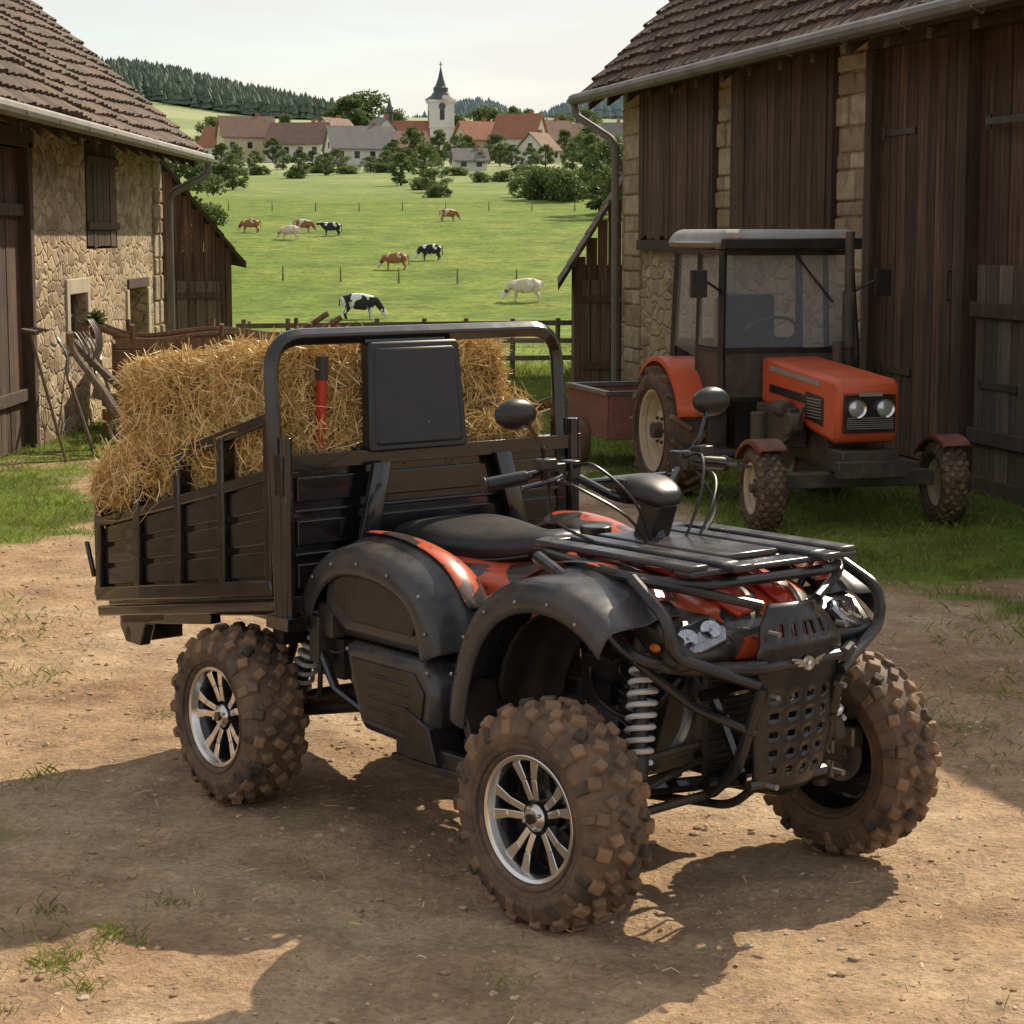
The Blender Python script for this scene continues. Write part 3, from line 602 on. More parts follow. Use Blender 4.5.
for s in (-1,1):
    for z,zo in ((.30,.24),(.44,.38)):
        b.tube([(.13,.10*s,z),(.02,.44*s,zo)],.013,8); b.tube([(-.14,.12*s,z),(-.02,.44*s,zo)],.013,8)
    b.cyl((0.01,.44*s,.21),(0.01,.44*s,.41),.022,n=10); b.tube([(.10,.06*s,.40),(.09,.44*s,.30)],.009,8)
    b.cyl((0,.1*s,.33),(0,.42*s,.30),.014,n=10); b.lathe([(0,.034),(.02,.028),(.04,.034),(.06,.028),(.08,.034),(.1,.025)],(0,.3*s,.31),(0,s,0),14)
    b.tube([(-1.1,.2*s,.34),(-1.5,.38*s,.27)],.02,8); b.tube([(-1.75,.19*s,.42),(-1.55,.38*s,.3)],.016,8)
b.cyl((-1.54,-.45,RR),(-1.54,.45,RR),.028,n=12); b.sph((-1.54,.05,RR),(.10,.10,.10)); b.cyl((-1.5,.03,RR+.0),(-.7,.02,.34),.02)
b.box((-1.16,-.38,.50),(.12,.10,.12)); b.cyl((-1.20,-.30,.44),(-1.06,-.30,.44),.05); b.tube(catm([(-1.25,-.40,.58),(-1.18,-.46,.50),(-1.22,-.44,.38),(-1.4,-.36,.32)]),.008,6)
b.build('suspension_arms_and_axles',m_dark,Q,smooth=40)
def helix(p0,p1,rad,turns,wr,mb):
    P0=Vector(p0);P1=Vector(p1);d=(P1-P0);ax=d.normalized();u=ax.orthogonal().normalized();w=ax.cross(u); n=turns*14
    mb.tube([P0+d*(i/n)+(u*cos(2*pi*turns*i/n)+w*sin(2*pi*turns*i/n))*rad for i in range(n+1)],wr,7)
b=MB();c=MB()
for s in (-1,1):
    for p0,p1 in (((.13,.37*s,.38),(.07,.28*s,.74)),((-1.42,.40*s,.33),(-1.26,.36*s,.68))):
        P0=Vector(p0);P1=Vector(p1); helix(P0.lerp(P1,.12),P0.lerp(P1,.85),.034,9,.0075,b); c.cyl(p0,p1,.012,n=10); c.cyl(P0.lerp(P1,.0),P0.lerp(P1,.15),.03,n=12); c.cyl(P0.lerp(P1,.84),P1,.032,n=12); c.cyl(P0.lerp(P1,.15),P0.lerp(P1,.5),.022,n=12)
b.build('shock_springs',m_spring,Q); c.build('shock_dampers',m_dark,Q)
b=MB(); b.box((-.42,0,.40),(.46,.30,.26)); b.cyl((-.38,-.20,.38),(-.38,.20,.38),.11,n=24); b.cyl((-.55,-.19,.37),(-.55,.19,.37),.085,n=24)
for i in range(9): b.box((-.20+.012*i,-.02,.45+.022*i),(.17,.26,.010),(0,radians(20),0))
b.box((-.13,0,.45),(.10,.17,.2),(0,radians(20),0)); b.box((-.06,0,.67),(.19,.2,.07),(0,radians(20),0)); b.build('engine',m_engine,Q,bevel=.012)
b=MB(); b.tube(catm([(-.06,-.06,.58),(.06,-.12,.52),(.06,-.17,.42),(-.1,-.19,.33),(-.4,-.20,.30),(-.7,-.2,.36)]),.020,10); b.cyl((-.9,.22,.45),(-1.3,.24,.52),.06,n=16)
b.build('exhaust',m_steel,Q)
b=MB()
for i in range(16): b.box((.16,0,.36+i*.018),(.03,.30,.004))
b.box((.155,0,.50),(.02,.31,.30)); b.build('radiator',m_dark,Q)
b=MB(); b.cyl((-.18,-.12,.38),(-.18,-.19,.38),.05,n=20); b.box((-.25,-.12,.55),(.12,.12,.13)); b.cyl((-.22,-.16,.57),(-.12,-.17,.60),.035,n=14)
b.sph((-.10,-.16,.50),(.05,.04,.06)); b.tube(catm([(-.3,-.15,.6),(-.2,-.22,.52),(-.05,-.2,.48),(.05,-.14,.6)]),.009,6); b.tube(catm([(0,-.13,.7),(-.05,-.22,.6),(.0,-.25,.45),(.03,-.3,.38)]),.007,6); b.tube(catm([(0,.13,.7),(-.05,.22,.6),(.0,.25,.45),(.03,.3,.38)]),.007,6)
b.box((-.05,0,.60),(.40,.24,.10))
b.build('carburettor_and_hoses',m_blackp,Q,bevel=.005)
def fender(name,s,path,bs,cen,mat,sub=2,solid=.008):
    rows=[]
    for (a,z) in path:
        d=Vector((a-cen[0],z-cen[1])).normalized(); rw=[]
        for bb_,off in bs: rw.append((a+d.x*off,bb_*s,z+d.y*off))
        rows.append(rw)
    b=MB(); b.grid(rows); return b.build(name,mat,Q,sub=sub,solid=solid)
RP=[(-.555,.60),(-.575,.70),(-.64,.795),(-.76,.845),(-.92,.865),(-1.06,.855),(-1.17,.80),(-1.235,.72),(-1.26,.66)]
FP=[(-.49,.44),(-.475,.55),(-.43,.68),(-.35,.79),(-.22,.862),(-.05,.875),(.07,.845),(.15,.80),(.18,.775)]
for s in (-1,1):
    fender('front_fender',s,FP,[(.26,.02),(.30,.032),(.36,.028),(.375,.012),(.44,.010),(.485,.006),(.505,-.002),(.515,-.03),(.517,-.075),(.505,-.085)],(-.03,.35),m_plast)
    fender('front_fender_liner',s,[(-.45,.46),(-.42,.62),(-.33,.74),(-.2,.80),(-.05,.81),(.08,.78)],[(.20,-.10),(.24,-.01),(.40,-.02)],(-.03,.35),m_blackp,1)
    fender('front_fender_graphics',s,FP[3:8],[(.24,.030),(.27,.036),(.32,.044),(.355,.041)],(-.03,.35),m_decal,2,.006)
    fender('rear_fender',s,RP,[(.30,.0),(.33,.022),(.385,.024),(.40,.008),(.455,.004),(.485,-.008),(.497,-.035),(.498,-.075),(.490,-.09)],(-.92,.45),m_plast)
    fender('rear_fender_graphics',s,RP[1:6],[(.27,.0),(.32,.028),(.36,.036),(.388,.033)],(-.92,.45),m_decal,2,.006)
b=MB()
for s in (-1,1):
    b.prism([(-1.13,.80),(-.70,.80),(-.62,.72),(-.60,.585),(-1.03,.585),(-1.15,.66)],s*.30,s*.475)
    b.prism([(-.62,.58),(-.555,.50),(-.57,.40),(-.66,.315),(-.93,.33),(-.985,.45),(-1.02,.58)],s*.30,s*.490)
b.build('side_panels',m_plast,Q,bevel=.028,smooth=50)
b=MB()
for s in (-1,1):
    b.prism([(-.60,.62),(-.42,.70),(-.38,.62),(-.40,.34),(-.60,.33)],s*.19,s*.215)
    b.prism([(-.98,.64),(-.68,.64),(-.66,.74),(-.72,.775),(-1.06,.775),(-1.09,.70)],s*.474,s*.482)
    b.prism([(-.66,.54),(-.61,.49),(-.62,.42),(-.69,.36),(-.90,.37),(-.935,.45),(-.965,.54)],s*.489,s*.497)
    for i in range(4): b.box((-.78,s*.497,.41+.032*i),(.20-.0*i,.006,.010))
b.build('inner_side_covers',m_blackp,Q,bevel=.004)
b=MB()
for s in (-1,1):
    b.box((-.54,s*.37,.285),(.46,.25,.022)); b.box((-.58,s*.47,.315),(.36,.03,.05)); b.prism([(-.70,.30),(-.54,.30),(-.58,.40),(-.70,.44)],s*.40,s*.505)
    for i in range(9): b.box((-.74+.05*i,s*.36,.30),(.012,.2,.01))
    b.prism([(-.36,.28),(-.33,.28),(-.45,.55),(-.48,.55)],s*.26,s*.50)
b.build('footrests',m_blackp,Q,bevel=.006)
b=MB(); b.rings([ring(-1.22,-.01,.83,.30,.05,e=.6),ring(-1.19,-.01,.845,.38,.10,e=.6),ring(-1.05,-.01,.845,.42,.115,e=.6),ring(-.90,-.01,.832,.38,.10,e=.6),ring(-.76,0,.835,.29,.10,e=.65),ring(-.62,0,.862,.23,.10,e=.7),ring(-.56,0,.875,.16,.06,e=.8)]); b.build('seat',m_seat,Q,sub=2)
b=MB(); b.tube(catm([(-1.19,-.195,.825),(-1.05,-.215,.82),(-.90,-.195,.81),(-.76,-.147,.815),(-.62,-.115,.84)]),.004,6); b.build('seat_piping',m_blackp,Q)
b=MB(); b.rings([ring(-1.2,0,.72,.60,.16,e=.55),ring(-1.0,0,.735,.64,.19,e=.55),ring(-.8,0,.725,.60,.19,e=.55),ring(-.66,0,.71,.46,.20),ring(-.5,0,.74,.38,.25),ring(-.35,0,.80,.34,.24),ring(-.2,0,.81,.30,.18)]); b.build('tank_and_seat_base',m_decal,Q,sub=2)
b=MB(); b.rings([ring(-.34,0,.77,.48,.20),ring(-.15,0,.785,.58,.17),ring(0,0,.785,.60,.16),ring(.12,0,.765,.56,.15),ring(.20,0,.735,.46,.14),ring(.26,0,.71,.30,.09)]); b.build('front_bodywork',m_decal,Q,sub=2)
b=MB()
for s in (-1,1): b.grid([[(-.22,.12*s,.888),(-.22,.02*s,.90)],[(.0,.15*s,.876),(.0,.03*s,.885)],[(.14,.15*s,.842),(.14,.04*s,.852)],[(.23,.11*s,.79),(.23,.05*s,.80)]])
b.build('hood_flashes',M('red_plastic',(.60,.045,.016),(.52,.04,.016),rough=.3,coat=.3),Q,solid=.012,smooth=60)
b=MB(); b.cyl((-.46,0,.91),(-.46,0,.935),.045,n=20); b.build('fuel_cap',m_blackp,Q,bevel=.006)
for s in (-1,1):
    b=MB(); b.prism([(.10,.815),(.21,.785),(.285,.715),(.265,.665),(.17,.69),(.09,.75)],s*.155,s*.36); b.build('headlight_housing',m_blackp,Q,bevel=.02)
    X=Vector((.60,0,-.53)).normalized(); Nn=Vector((.62,.35*s,.70)).normalized(); Y=Nn.cross(X).normalized(); X=Y.cross(Nn).normalized()
    c0=Vector((.246,s*.268,.750)); b=MB(); pts=[(-.045,-.075),(.035,-.085),(.045,-.02),(.040,.06),(-.005,.085),(-.040,.05)]
    b.rings([[c0+X*p[0]+Y*p[1]*s*-1-Nn*.01 for p in pts],[c0+X*p[0]+Y*p[1]*s*-1+Nn*.010 for p in pts],[c0+X*p[0]*.8+Y*p[1]*s*-1*.85+Nn*.017 for p in pts]]); b.build('headlight_lens',m_lens,Q,bevel=.004,smooth=50)
    b=MB()
    for q in (-.036,.032): b.lathe([(0,.027),(.006,.026),(.004,.018),(.001,.005)],c0+Y*q+Nn*.016,Nn,20)
    b.build('headlight_reflector',m_refl,Q)
    b=MB(); b.sph((.20,s*.372,.73),(.020,.009,.011)); b.build('front_indicator',m_amber,Q)
b=MB(); b.rings([ring(.24,0,.64,.30,.10),ring(.275,0,.63,.24,.08)]); b.build('grille_surround',m_blackp,Q,sub=1)
b=MB()
for i in range(7):
    b.box((.288,-.09+i*.03,.63),(.006,.004,.07),(radians(30),0,0)); b.box((.288,-.09+i*.03,.63),(.006,.004,.07),(radians(-30),0,0))
b.build('mesh_grille',m_dark,Q)
b=MB()
b.tube(rounded([(-.36,-.30,.905),(.10,-.36,.89),(.25,-.24,.88),(.25,.24,.88),(.10,.36,.89),(-.36,.30,.905)],.08,5,True),.0145,10,True)
for s in (-1,1):
    b.tube(rounded([(-.30,.34*s,.895),(-.12,.40*s,.87),(.16,.41*s,.70),(.24,.32*s,.675),(.36,.14*s,.675)],.07),.018,10)
    b.tube(rounded([(.10,.36*s,.89),(.26,.385*s,.81),(.27,.38*s,.72),(.34,.15*s,.63)],.06),.016,10)
    b.tube(rounded([(.30,.10*s,.82),(.22,.28*s,.87),(.12,.35*s,.885)],.06),.013,8)
    b.tube(rounded([(.345,.14*s,.62),(.28,.16*s,.40),(.15,.12*s,.31)],.06),.016,10)
    b.tube([(-.2,.28*s,.90),(-.2,.24*s,.76)],.010,8); b.tube([(.1,.3*s,.89),(.08,.24*s,.77)],.010,8)
    b.tube(rounded([(.16,.41*s,.70),(.20,.24*s,.56),(.33,.14*s,.50)],.04),.012,8)
b.tube([(.35,-.14,.675),(.35,.14,.675)],.014,8); b.tube([(.30,-.14,.36),(.30,.14,.36)],.014,8); b.tube(rounded([(.30,-.1,.36),(.2,-.1,.28),(-.1,-.12,.25)],.05),.012,8); b.tube(rounded([(.30,.1,.36),(.2,.1,.28),(-.1,.12,.25)],.05),.012,8)
b.build('bumper_and_rack_tubes',m_rack,Q)
b=MB()
for q in (-.27,-.16,.16,.27): b.box((-.06,q,.925),(.62,.065,.018))
b.box((-.09,0,.925),(.50,.20,.018)); 
for a in (-.34,.22): b.box((a,0,.912),(.07,.60,.016))
for a in (-.2,.02,.14): b.box((a,0,.910),(.03,.56,.014))
for s in (-1,1): b.box((.27,.16*s,.922),(.06,.07,.02)); b.box((-.37,.22*s,.922),(.06,.09,.02))
b.build('front_rack',m_plast,Q,bevel=.006)
b=MB(); nzc=30; nyc=20
def pw(t): return np.interp(t,[0,.06,.30,.76,.90,1],[.215,.25,.285,.305,.25,.165])
hole=set()
for r_ in (3,6,9,12,15):
    for c_ in (3,7,11,15):
        hole.add((r_,c_)); hole.add((r_,c_+1))
for c_ in (4,7,10,12,15): hole.add((25,c_)); hole.add((26,c_))
vs=[];fs=[]
for i in range(nzc+1):
    t=i/nzc; z=.335+.49*t; ax_=.33+.045*t-.12*max(0,t-.80)*2-.10*max(0,.12-t)
    for j in range(nyc+1): u=j/nyc-.5; vs.append((ax_-abs(u)**2*.10,u*pw(t),z))
for i in range(nzc):
    for j in range(nyc):
        if (i,j) not in hole: a_=i*(nyc+1)+j; fs.append((a_,a_+1,a_+nyc+2,a_+nyc+1))
b.add(vs,fs); b.build('skid_plate',m_rack,Q,solid=.010,smooth=40)
b=MB(); b.lathe([(0,.020),(.006,.018),(.006,.014),(.002,.013)],(.368,0,.672),(1,0,0),24); b.sph((.375,0,.672),(.004,.008,.008),10,6)
for s in (-1,1):
    for q,dz in ((.060,.012),(.050,.002),(.038,-.008)): b.add([(.374,.02*s,.670+dz*.5),(.374,.02*s,.677+dz*.5),(.370,q*s,.679+dz),(.370,q*s,.674+dz)],[(0,1,2,3)])
b.build('badge',m_silver,Q,smooth=0)
b=MB()
for s in (-1,1):
    for z in (.37,.60,.76): b.cyl((.35,.122*s,z),(.385,.122*s,z),.008,n=8)
b.build('plate_bolts',m_steel,Q)
b=MB(); b.lathe([(0,.042),(.004,.040)],(-.50,-.222,.60),(0,-1,0),28); b.build('side_badge_disc',m_blackp,Q)
b=MB(); b.lathe([(0,.034),(.006,.034),(.006,.040),(0,.040)],(-.50,-.226,.60),(0,-1,0),28,closed=True)
for k in range(5):
    t=pi/2+2*pi*k/5; c0=Vector((-.50,-.231,.60)); b.add([c0+Vector((cos(t)*.030,0,sin(t)*.030)),c0+Vector((cos(t+.5)*.010,0,sin(t+.5)*.010)),c0,c0+Vector((cos(t-.5)*.010,0,sin(t-.5)*.010))],[(0,1,2,3)])
b.build('side_badge_star',M('badge_white',(.75,.75,.74),rough=.35),Q,smooth=0)
b=MB()
for s in (-1,1):
    for a,z in [(-.455,.62),(-.40,.73),(-.31,.81),(-.18,.855),(-.05,.865),(.06,.83)]: b.sph((a,s*.517,z-.045),(.006,.004,.006),8,6)
    for a,z in [(-.63,.76),(-.78,.80),(-.93,.815),(-1.06,.80),(-1.16,.75),(-.60,.66)]: b.sph((a,s*.499,z),(.006,.004,.006),8,6)
    for a,z in [(-.64,.345),(-.95,.36),(-.99,.56),(-.60,.55)]: b.sph((a,s*.492,z),(.007,.004,.007),8,6)
b.build('fastener_bolts',m_steel,Q)
b=MB(); b.tube(rounded([(-.40,-.42,1.09),(-.34,-.22,1.12),(-.26,-.08,1.03),(-.26,.08,1.03),(-.34,.22,1.12),(-.40,.42,1.09)],.06),.013,10); b.tube([(-.31,-.16,1.085),(-.31,.16,1.085)],.008,8); b.cyl((-.25,0,1.03),(-.12,0,.80),.022)
for s in (-1,1): b.tube(catm([(-.33,s*.25,1.115),(-.26,s*.30,1.11),(-.27,s*.42,1.09)]),.006,6); b.tube(catm([(-.37,.27*s,1.13),(-.345,.29*s,1.18),(-.36,.33*s,1.25)]),.006,6)
b.build('handlebar',m_black,Q)
b=MB()
for s in (-1,1): b.cyl((-.375,.32*s,1.103),(-.402,.44*s,1.088),.019,n=14); b.cyl((-.402,.44*s,1.088),(-.404,.448*s,1.087),.024,n=14); b.box((-.35,s*.255,1.115),(.06,.06,.05)); b.box((-.335,s*.20,1.12),(.05,.035,.05)); b.box((-.33,s*.29,1.14),(.04,.05,.03))
b.box((-.30,0,1.075),(.10,.16,.03)); b.box((-.22,0,.95),(.07,.07,.18),(0,.35,0))
b.build('grips_and_switches',m_blackp,Q,bevel=.005)
b=MB(); b.rings([ring(-.33,0,1.055,.08,.04),ring(-.30,0,1.065,.15,.07),ring(-.24,0,1.065,.17,.08),ring(-.18,0,1.05,.14,.065),ring(-.14,0,1.035,.08,.04)]); b.build('instrument_pod',m_blackp,Q,sub=2)
b=MB()
for s in (-1,1): 
    b.rings([[(-.375+dx,s*(.36)+w_/2*cos(t)*1.0,1.275+h_/2*sin(t)) for t in [2*pi*k/16 for k in range(16)]] for dx,w_,h_ in ((-.012,.13,.078),(.0,.145,.092),(.02,.13,.078),(.035,.07,.04))])
b.build('mirrors',m_blackp,Q,sub=1)
b=MB()
for s in (-1,1): b.rings([[(-.389,s*.36+.058*cos(t),1.275+.036*sin(t)) for t in [2*pi*k/16 for k in range(16)]],[(-.3895,s*.36+.01*cos(t),1.275+.01*sin(t)) for t in [2*pi*k/16 for k in range(16)]]])
b.build('mirror_glass',m_chrome,Q)
b=MB()
for s in (-1,1):
    b.tube(catm([(-.35,s*.25,1.10),(-.24,s*.25,1.08),(-.15,s*.15,1.0),(-.14,s*.06,.88)],7),.004,6)
    b.tube(catm([(-.33,s*.2,1.12),(-.24,s*.2,1.14),(-.16,s*.12,1.04),(-.16,s*.04,.88)],7),.004,6)
    b.tube(catm([(-.35,s*.26,1.1),(-.29,s*.30,1.0),(-.22,s*.2,.93),(-.2,s*.08,.88)],7),.0045,6)
b.build('control_cables',m_blackp,Q)
# ---- cargo bed
A0,A1=-1.26,-2.38
def zl(a,zf,zr_): return zr_+(zf-zr_)*(a-A1)/(A0-A1)
b=MB(); hoop=rounded([(-1.235,-.555,.60),(-1.25,-.56,1.0),(-1.28,-.56,1.45),(-1.28,.53,1.45),(-1.25,.53,1.0),(-1.235,.525,.60)],.11,8)
b.tube(hoop,.029,4,ph=pi/4); b.build('headboard_hoop',m_black,Q,bevel=.008)
b=MB()
for s in (-1,1): b.tube([(-1.21,.55*s,.60),(-1.215,.55*s,1.16)],.020,8); b.box((-1.23,.545*s,.61),(.12,.07,.04)); b.box((-1.235,.56*s,1.05),(.07,.03,.12))
b.box((-1.235,0,1.085),(.05,1.06,.045)); b.box((-1.235,0,.66),(.05,1.06,.05))
for s,q0,q1 in ((-1,.26,.19),(1,.22,.29)):
    b.add([(-1.195,-q0+.0 if s<0 else q0,1.07),(-1.195,(-q0+.06) if s<0 else q0+.06,1.07),(-1.19,(-q1-.10) if s<0 else q1+.11,.66),(-1.19,(-q1-.17) if s<0 else q1+.04,.66)],[(0,1,2,3)])
b.build('headboard_frame',m_black,Q,bevel=.006,solid=.02)
b=MB(); b.box((-1.25,0,.87),(.008,1.04,.40))
for z,hh in ((.74,.075),(.87,.075),(1.0,.075)): b.box((-1.240,0,z),(.014,1.0,hh))
for z in (.805,.935): b.box((-1.236,0,z),(.012,1.02,.012))
b.build('headboard_panel',m_black,Q,bevel=.005,smooth=0)
def side(nm,y,out):
    b=MB()
    def bar(p0,p1,w,t,yo=0,mb=None):
        P0=Vector((p0[0],y+yo,p0[1]));P1=Vector((p1[0],y+yo,p1[1])); d=(P1-P0); L=d.length; d.normalize(); n=Vector((-d.z,0,d.x)); (mb or b).obox((P0+P1)/2,(d,Vector((0,1,0)),n),(L/2,t/2,w/2))
    bar((A1,zl(A1,1.22,.905)),(A0,zl(A0,1.22,.905)),.035,.035)
    bar((A1,zl(A1,1.05,.785)),(A0,zl(A0,1.05,.785)),.035,.045)
    bar((A1,zl(A1,.71,.545)),(A0,zl(A0,.71,.545)),.05,.05)
    bar((A1,zl(A1,.655,.485)),(A0,zl(A0,.655,.485)),.035,.035)
    for i in range(5):
        a=A1+.02+(A0-A1-.04)*i/4; bar((a,zl(a,.70,.53)),(a,zl(a,1.225,.905)),.038,.048)
    b.build(nm+'_frame',m_black,Q,bevel=.006)
    b=MB(); zz=lambda a,t:zl(a,.73,.565)+t*(zl(a,1.04,.775)-zl(a,.73,.565))
    for i in range(4):
        a0=A1+.036+(A0-A1-.04)*i/4; a1=A1+.004+(A0-A1-.04)*(i+1)/4
        def slab(t0,t1,yi,yo,m):
            P=[(a0+m,zz(a0+m,t0)),(a1-m,zz(a1-m,t0)),(a1-m,zz(a1-m,t1)),(a0+m,zz(a0+m,t1))]; b.prism(P,y+out*yi,y+out*yo)
        slab(0,1,-.012,-.006,0)
        slab(.04,.30,-.006,.006,.012); slab(.37,.63,-.006,.006,.012); slab(.70,.96,-.006,.006,.012)
    b.build(nm+'_panels',m_black,Q,bevel=.004,smooth=0)
side('near_side',-.555,-1); side('far_side',.545,1)
b=MB()
b.prism([(A1,.50),(A0,.665),(A0,.69),(A1,.525)],-.53,.53); b.box((A1-.01,0,.72),(.035,1.1,.34)); b.box((A1-.02,0,.895),(.05,1.12,.04)); b.box((A1-.02,0,.55),(.05,1.12,.04))
for i in range(5): b.box((A1-.03,-.5+.25*i,.72),(.03,.04,.34))
for s in (-1,1):
    b.box((-1.80,.36*s,.56),(1.1,.05,.06),(0,radians(-8),0))
    b.prism([(-2.36,.50),(-2.05,.55),(-2.05,.49),(-2.18,.46),(-2.22,.38),(-2.32,.38),(-2.36,.43)],.46*s,.50*s); b.box((-2.30,.40*s,.41),(.04,.20,.06)); b.box((-2.05,.48*s,.50),(.6,.04,.04),(0,radians(-8),0)); b.tube([(A1-.02,.57*s,.60),(A1-.05,.58*s,.72)],.010,6)
b.box((-1.8,0,.53),(.9,.3,.04))
b.build('bed_floor_and_tailgate',m_black,Q,bevel=.006)
b=MB(); b.box((-2.34,-.42,.40),(.02,.12,.05)); b.box((-2.34,.42,.40),(.02,.12,.05)); b.build('tail_lamps',m_redp,Q,bevel=.008)
b=MB(); b.box((-1.14,-.43,.62),(.08,.08,.10)); b.box((-1.17,-.46,.56),(.05,.06,.14)); b.tube(catm([(-1.2,-.5,.60),(-1.14,-.44,.52),(-1.05,-.4,.56)]),.006,6); b.build('latch',m_dark,Q,bevel=.01)
b=MB(); pad=[(0.03,0),(.97,0),(1,.03),(.96,.97),(.93,1),(.07,1),(.04,.97),(0,.03)]
b.rings([[(-1.235-.05*t,-.265+.015*t+(.37)*u,1.10+.33*t)for u,t in pad],[(-1.19-.05*t,-.265+.015*t+(.37)*u,1.10+.33*t)for u,t in pad]])
b.build('backrest_pad',m_seat,Q,bevel=.014) 
b=MB(); b.rings([[(-1.192-.05*t,-.265+.015*t+(.37)*u,1.10+.33*t)for u,t in [(.5+(p[0]-.5)*.90,.5+(p[1]-.5)*.90) for p in pad]],[(-1.183-.05*t,-.265+.015*t+(.37)*u,1.10+.33*t)for u,t in [(.5+(p[0]-.5)*.86,.5+(p[1]-.5)*.86) for p in pad]]]); b.build('backrest_cushion',m_seat,Q,bevel=.004)
b=MB(); b.box((-1.255,-.08,1.26),(.03,.30,.36),(0,radians(-8),0)); b.box((-1.24,-.08,1.10),(.03,.42,.03)); b.build('backrest_bracket',m_black,Q)
T=empty('red_shovel_handle',W(-1.29,-.385,1.05)); b=MB(); b.tube([(0,0,0),(.012,.0,.27)],.015,10); b.build('shaft',m_redp,T); b=MB(); b.tube([(.012,0,.27),(.014,0,.34)],.019,10); b.build('grip',m_blackp,T)

# ------------------------------------------------------------------ tractor
TA=atan2(-.965,.26); TR=empty('farm_tractor',(2.07,12.7,0),TA); TR.scale=(1.06,1.06,1.03)
m_tred=M('tractor_red',(.72,.115,.035),(.56,.095,.034),scale=4,rough=.33,dust=.16)
m_tdk=M('tractor_dark',(.035,.033,.03),(.06,.05,.04),rough=.55,dust=.35)
m_tgrey=M('cab_roof_grey',(.32,.32,.29),(.24,.23,.21),rough=.5,dust=.3)
m_rimc=M('cream_rim',(.60,.52,.36),(.42,.33,.22),rough=.55,dust=.35)
def twheel(c,R,Wd,rim,out,nm='wheel',ag=False,steer=0):
    E=tyre(TR,c,R,Wd,rim,out,steer,m_tyre2,nm,False,16 if ag else 22,.020 if ag else .0055,agr=ag)
    h=Wd/2;o=out;b=MB(); b.lathe([(-h*.66,rim+.004),(-h*.3,rim-.03),(h*.3,rim-.03),(h*.66,rim+.002)],(0,0,0),(0,1,0),36,cap=False); b.lathe([(o*h*.60,rim-.01),(o*h*.85,rim-.004),(o*h*.88,rim+.010),(o*h*.7,rim+.006)],(0,0,0),(0,1,0),36,closed=True)
    b.lathe([(o*h*.15,rim-.02),(o*h*.2,rim*.6),(o*h*.5,rim*.45),(o*h*.5,.001)],(0,0,0),(0,1,0),28,cap=False); b.build('rim',m_rimc,E)
    b=MB(); b.cyl((0,o*h*.4,0),(0,o*h*.9,0),rim*.2,n=16)
    for k in range(6): t=k*pi/3; b.cyl((cos(t)*rim*.34,o*h*.45,sin(t)*rim*.34),(cos(t)*rim*.34,o*h*.6,sin(t)*rim*.34),.012,n=6)
    b.build('hub',m_tdk,E)
    return E
twheel((0,-.56,.245),.255,.16,.14,-1,steer=radians(-6)); twheel((0,.56,.245),.255,.16,.14,1,steer=radians(-6))
twheel((-1.68,-.52,.43),.44,.28,.26,-1,ag=True); twheel((-1.68,.52,.43),.44,.28,.26,1,ag=True)
b=MB(); b.box((-.02,0,.28),(.12,.95,.09)); b.box((-.85,0,.42),(1.5,.26,.30)); b.box((-1.6,0,.45),(.5,.42,.38)); b.cyl((-1.68,-.5,.43),(-1.68,.5,.43),.09,n=16)
b.box((.10,0,.40),(.22,.34,.13)); b.box((.22,0,.36),(.06,.42,.10)); b.box((-.62,-.20,.55),(.5,.12,.24)); b.cyl((-.3,-.22,.58),(-.3,-.3,.58),.07); b.cyl((-.55,-.25,.66),(-.4,-.25,.66),.05); b.cyl((-.75,-.28,.4),(-.75,-.28,.62),.06)
for s in (-1,1): b.box((-1.15,s*.42,.34),(.35,.2,.04)); b.box((-1.25,s*.38,.55),(.10,.12,.42)); b.tube([(-.02,s*.4,.28),(-.5,s*.15,.35)],.02,8)
b.tube(catm([(-.2,-.23,.7),(-.3,-.28,.5),(-.6,-.26,.45)]),.015,6); b.tube([(-.1,.2,.32),(-.05,.45,.30)],.02,8)
b.build('chassis_and_engine',m_tdk,TR,bevel=.015)
b=MB(); b.prism([(-.98,.66),(.10,.50),(.155,.52),(.18,.83),(.13,.875),(-.98,.945)],-.19,.19); b.build('bonnet',m_tred,TR,bevel=.03,smooth=45)
b=MB(); b.box((.164,0,.68),(.05,.31,.22)); b.box((-.43,-.191,.74),(.8,.012,.05),(0,radians(3),0))
b.prism([(-.28,.62),(-.02,.59),(-.02,.76),(-.28,.78)],-.195,-.188); b.build('grille_panel',m_blackp,TR,bevel=.01)
b=MB()
for i in range(6): b.box((.193,0,.595+.012*i),(.006,.28,.004))
for i in range(7): b.box((-.15,-.1965,.635+.018*i),(.20,.003,.005))
b.box((-.45,-.193,.86),(.75,.004,.03),(0,radians(3.5),0)); b.build('trim',m_tgrey,TR)
b=MB()
for s in (-1,1): b.lathe([(0,.056),(.02,.054),(.012,.046),(-.005,.02),(-.008,.001)],(.190,.085*s,.71),(1,0,0),24)
b.build('headlight_rings',m_silver,TR)
b=MB()
for s in (-1,1): b.sph((.198,.085*s,.71),(.012,.045,.045),18,8)
b.build('headlights',m_lens2,TR)
b=MB(); b.box((.194,0,.79),(.01,.14,.02)); b.build('front_badge',m_tgrey,TR)
def mud(nm,cx,cy,cz,R,w,t0,t1,mat):
    b=MB(); rows=[]
    for i in range(13):
        t=t0+(t1-t0)*i/12; rows.append([(cx+(R-.03)*cos(t),cy-w/2,cz+(R-.03)*sin(t)),(cx+R*cos(t),cy-w/2+.01,cz+R*sin(t)),(cx+R*cos(t),cy+w/2-.01,cz+R*sin(t)),(cx+(R-.03)*cos(t),cy+w/2,cz+(R-.03)*sin(t))])
    b.grid(rows); b.build(nm,mat,TR,solid=.008,smooth=50)
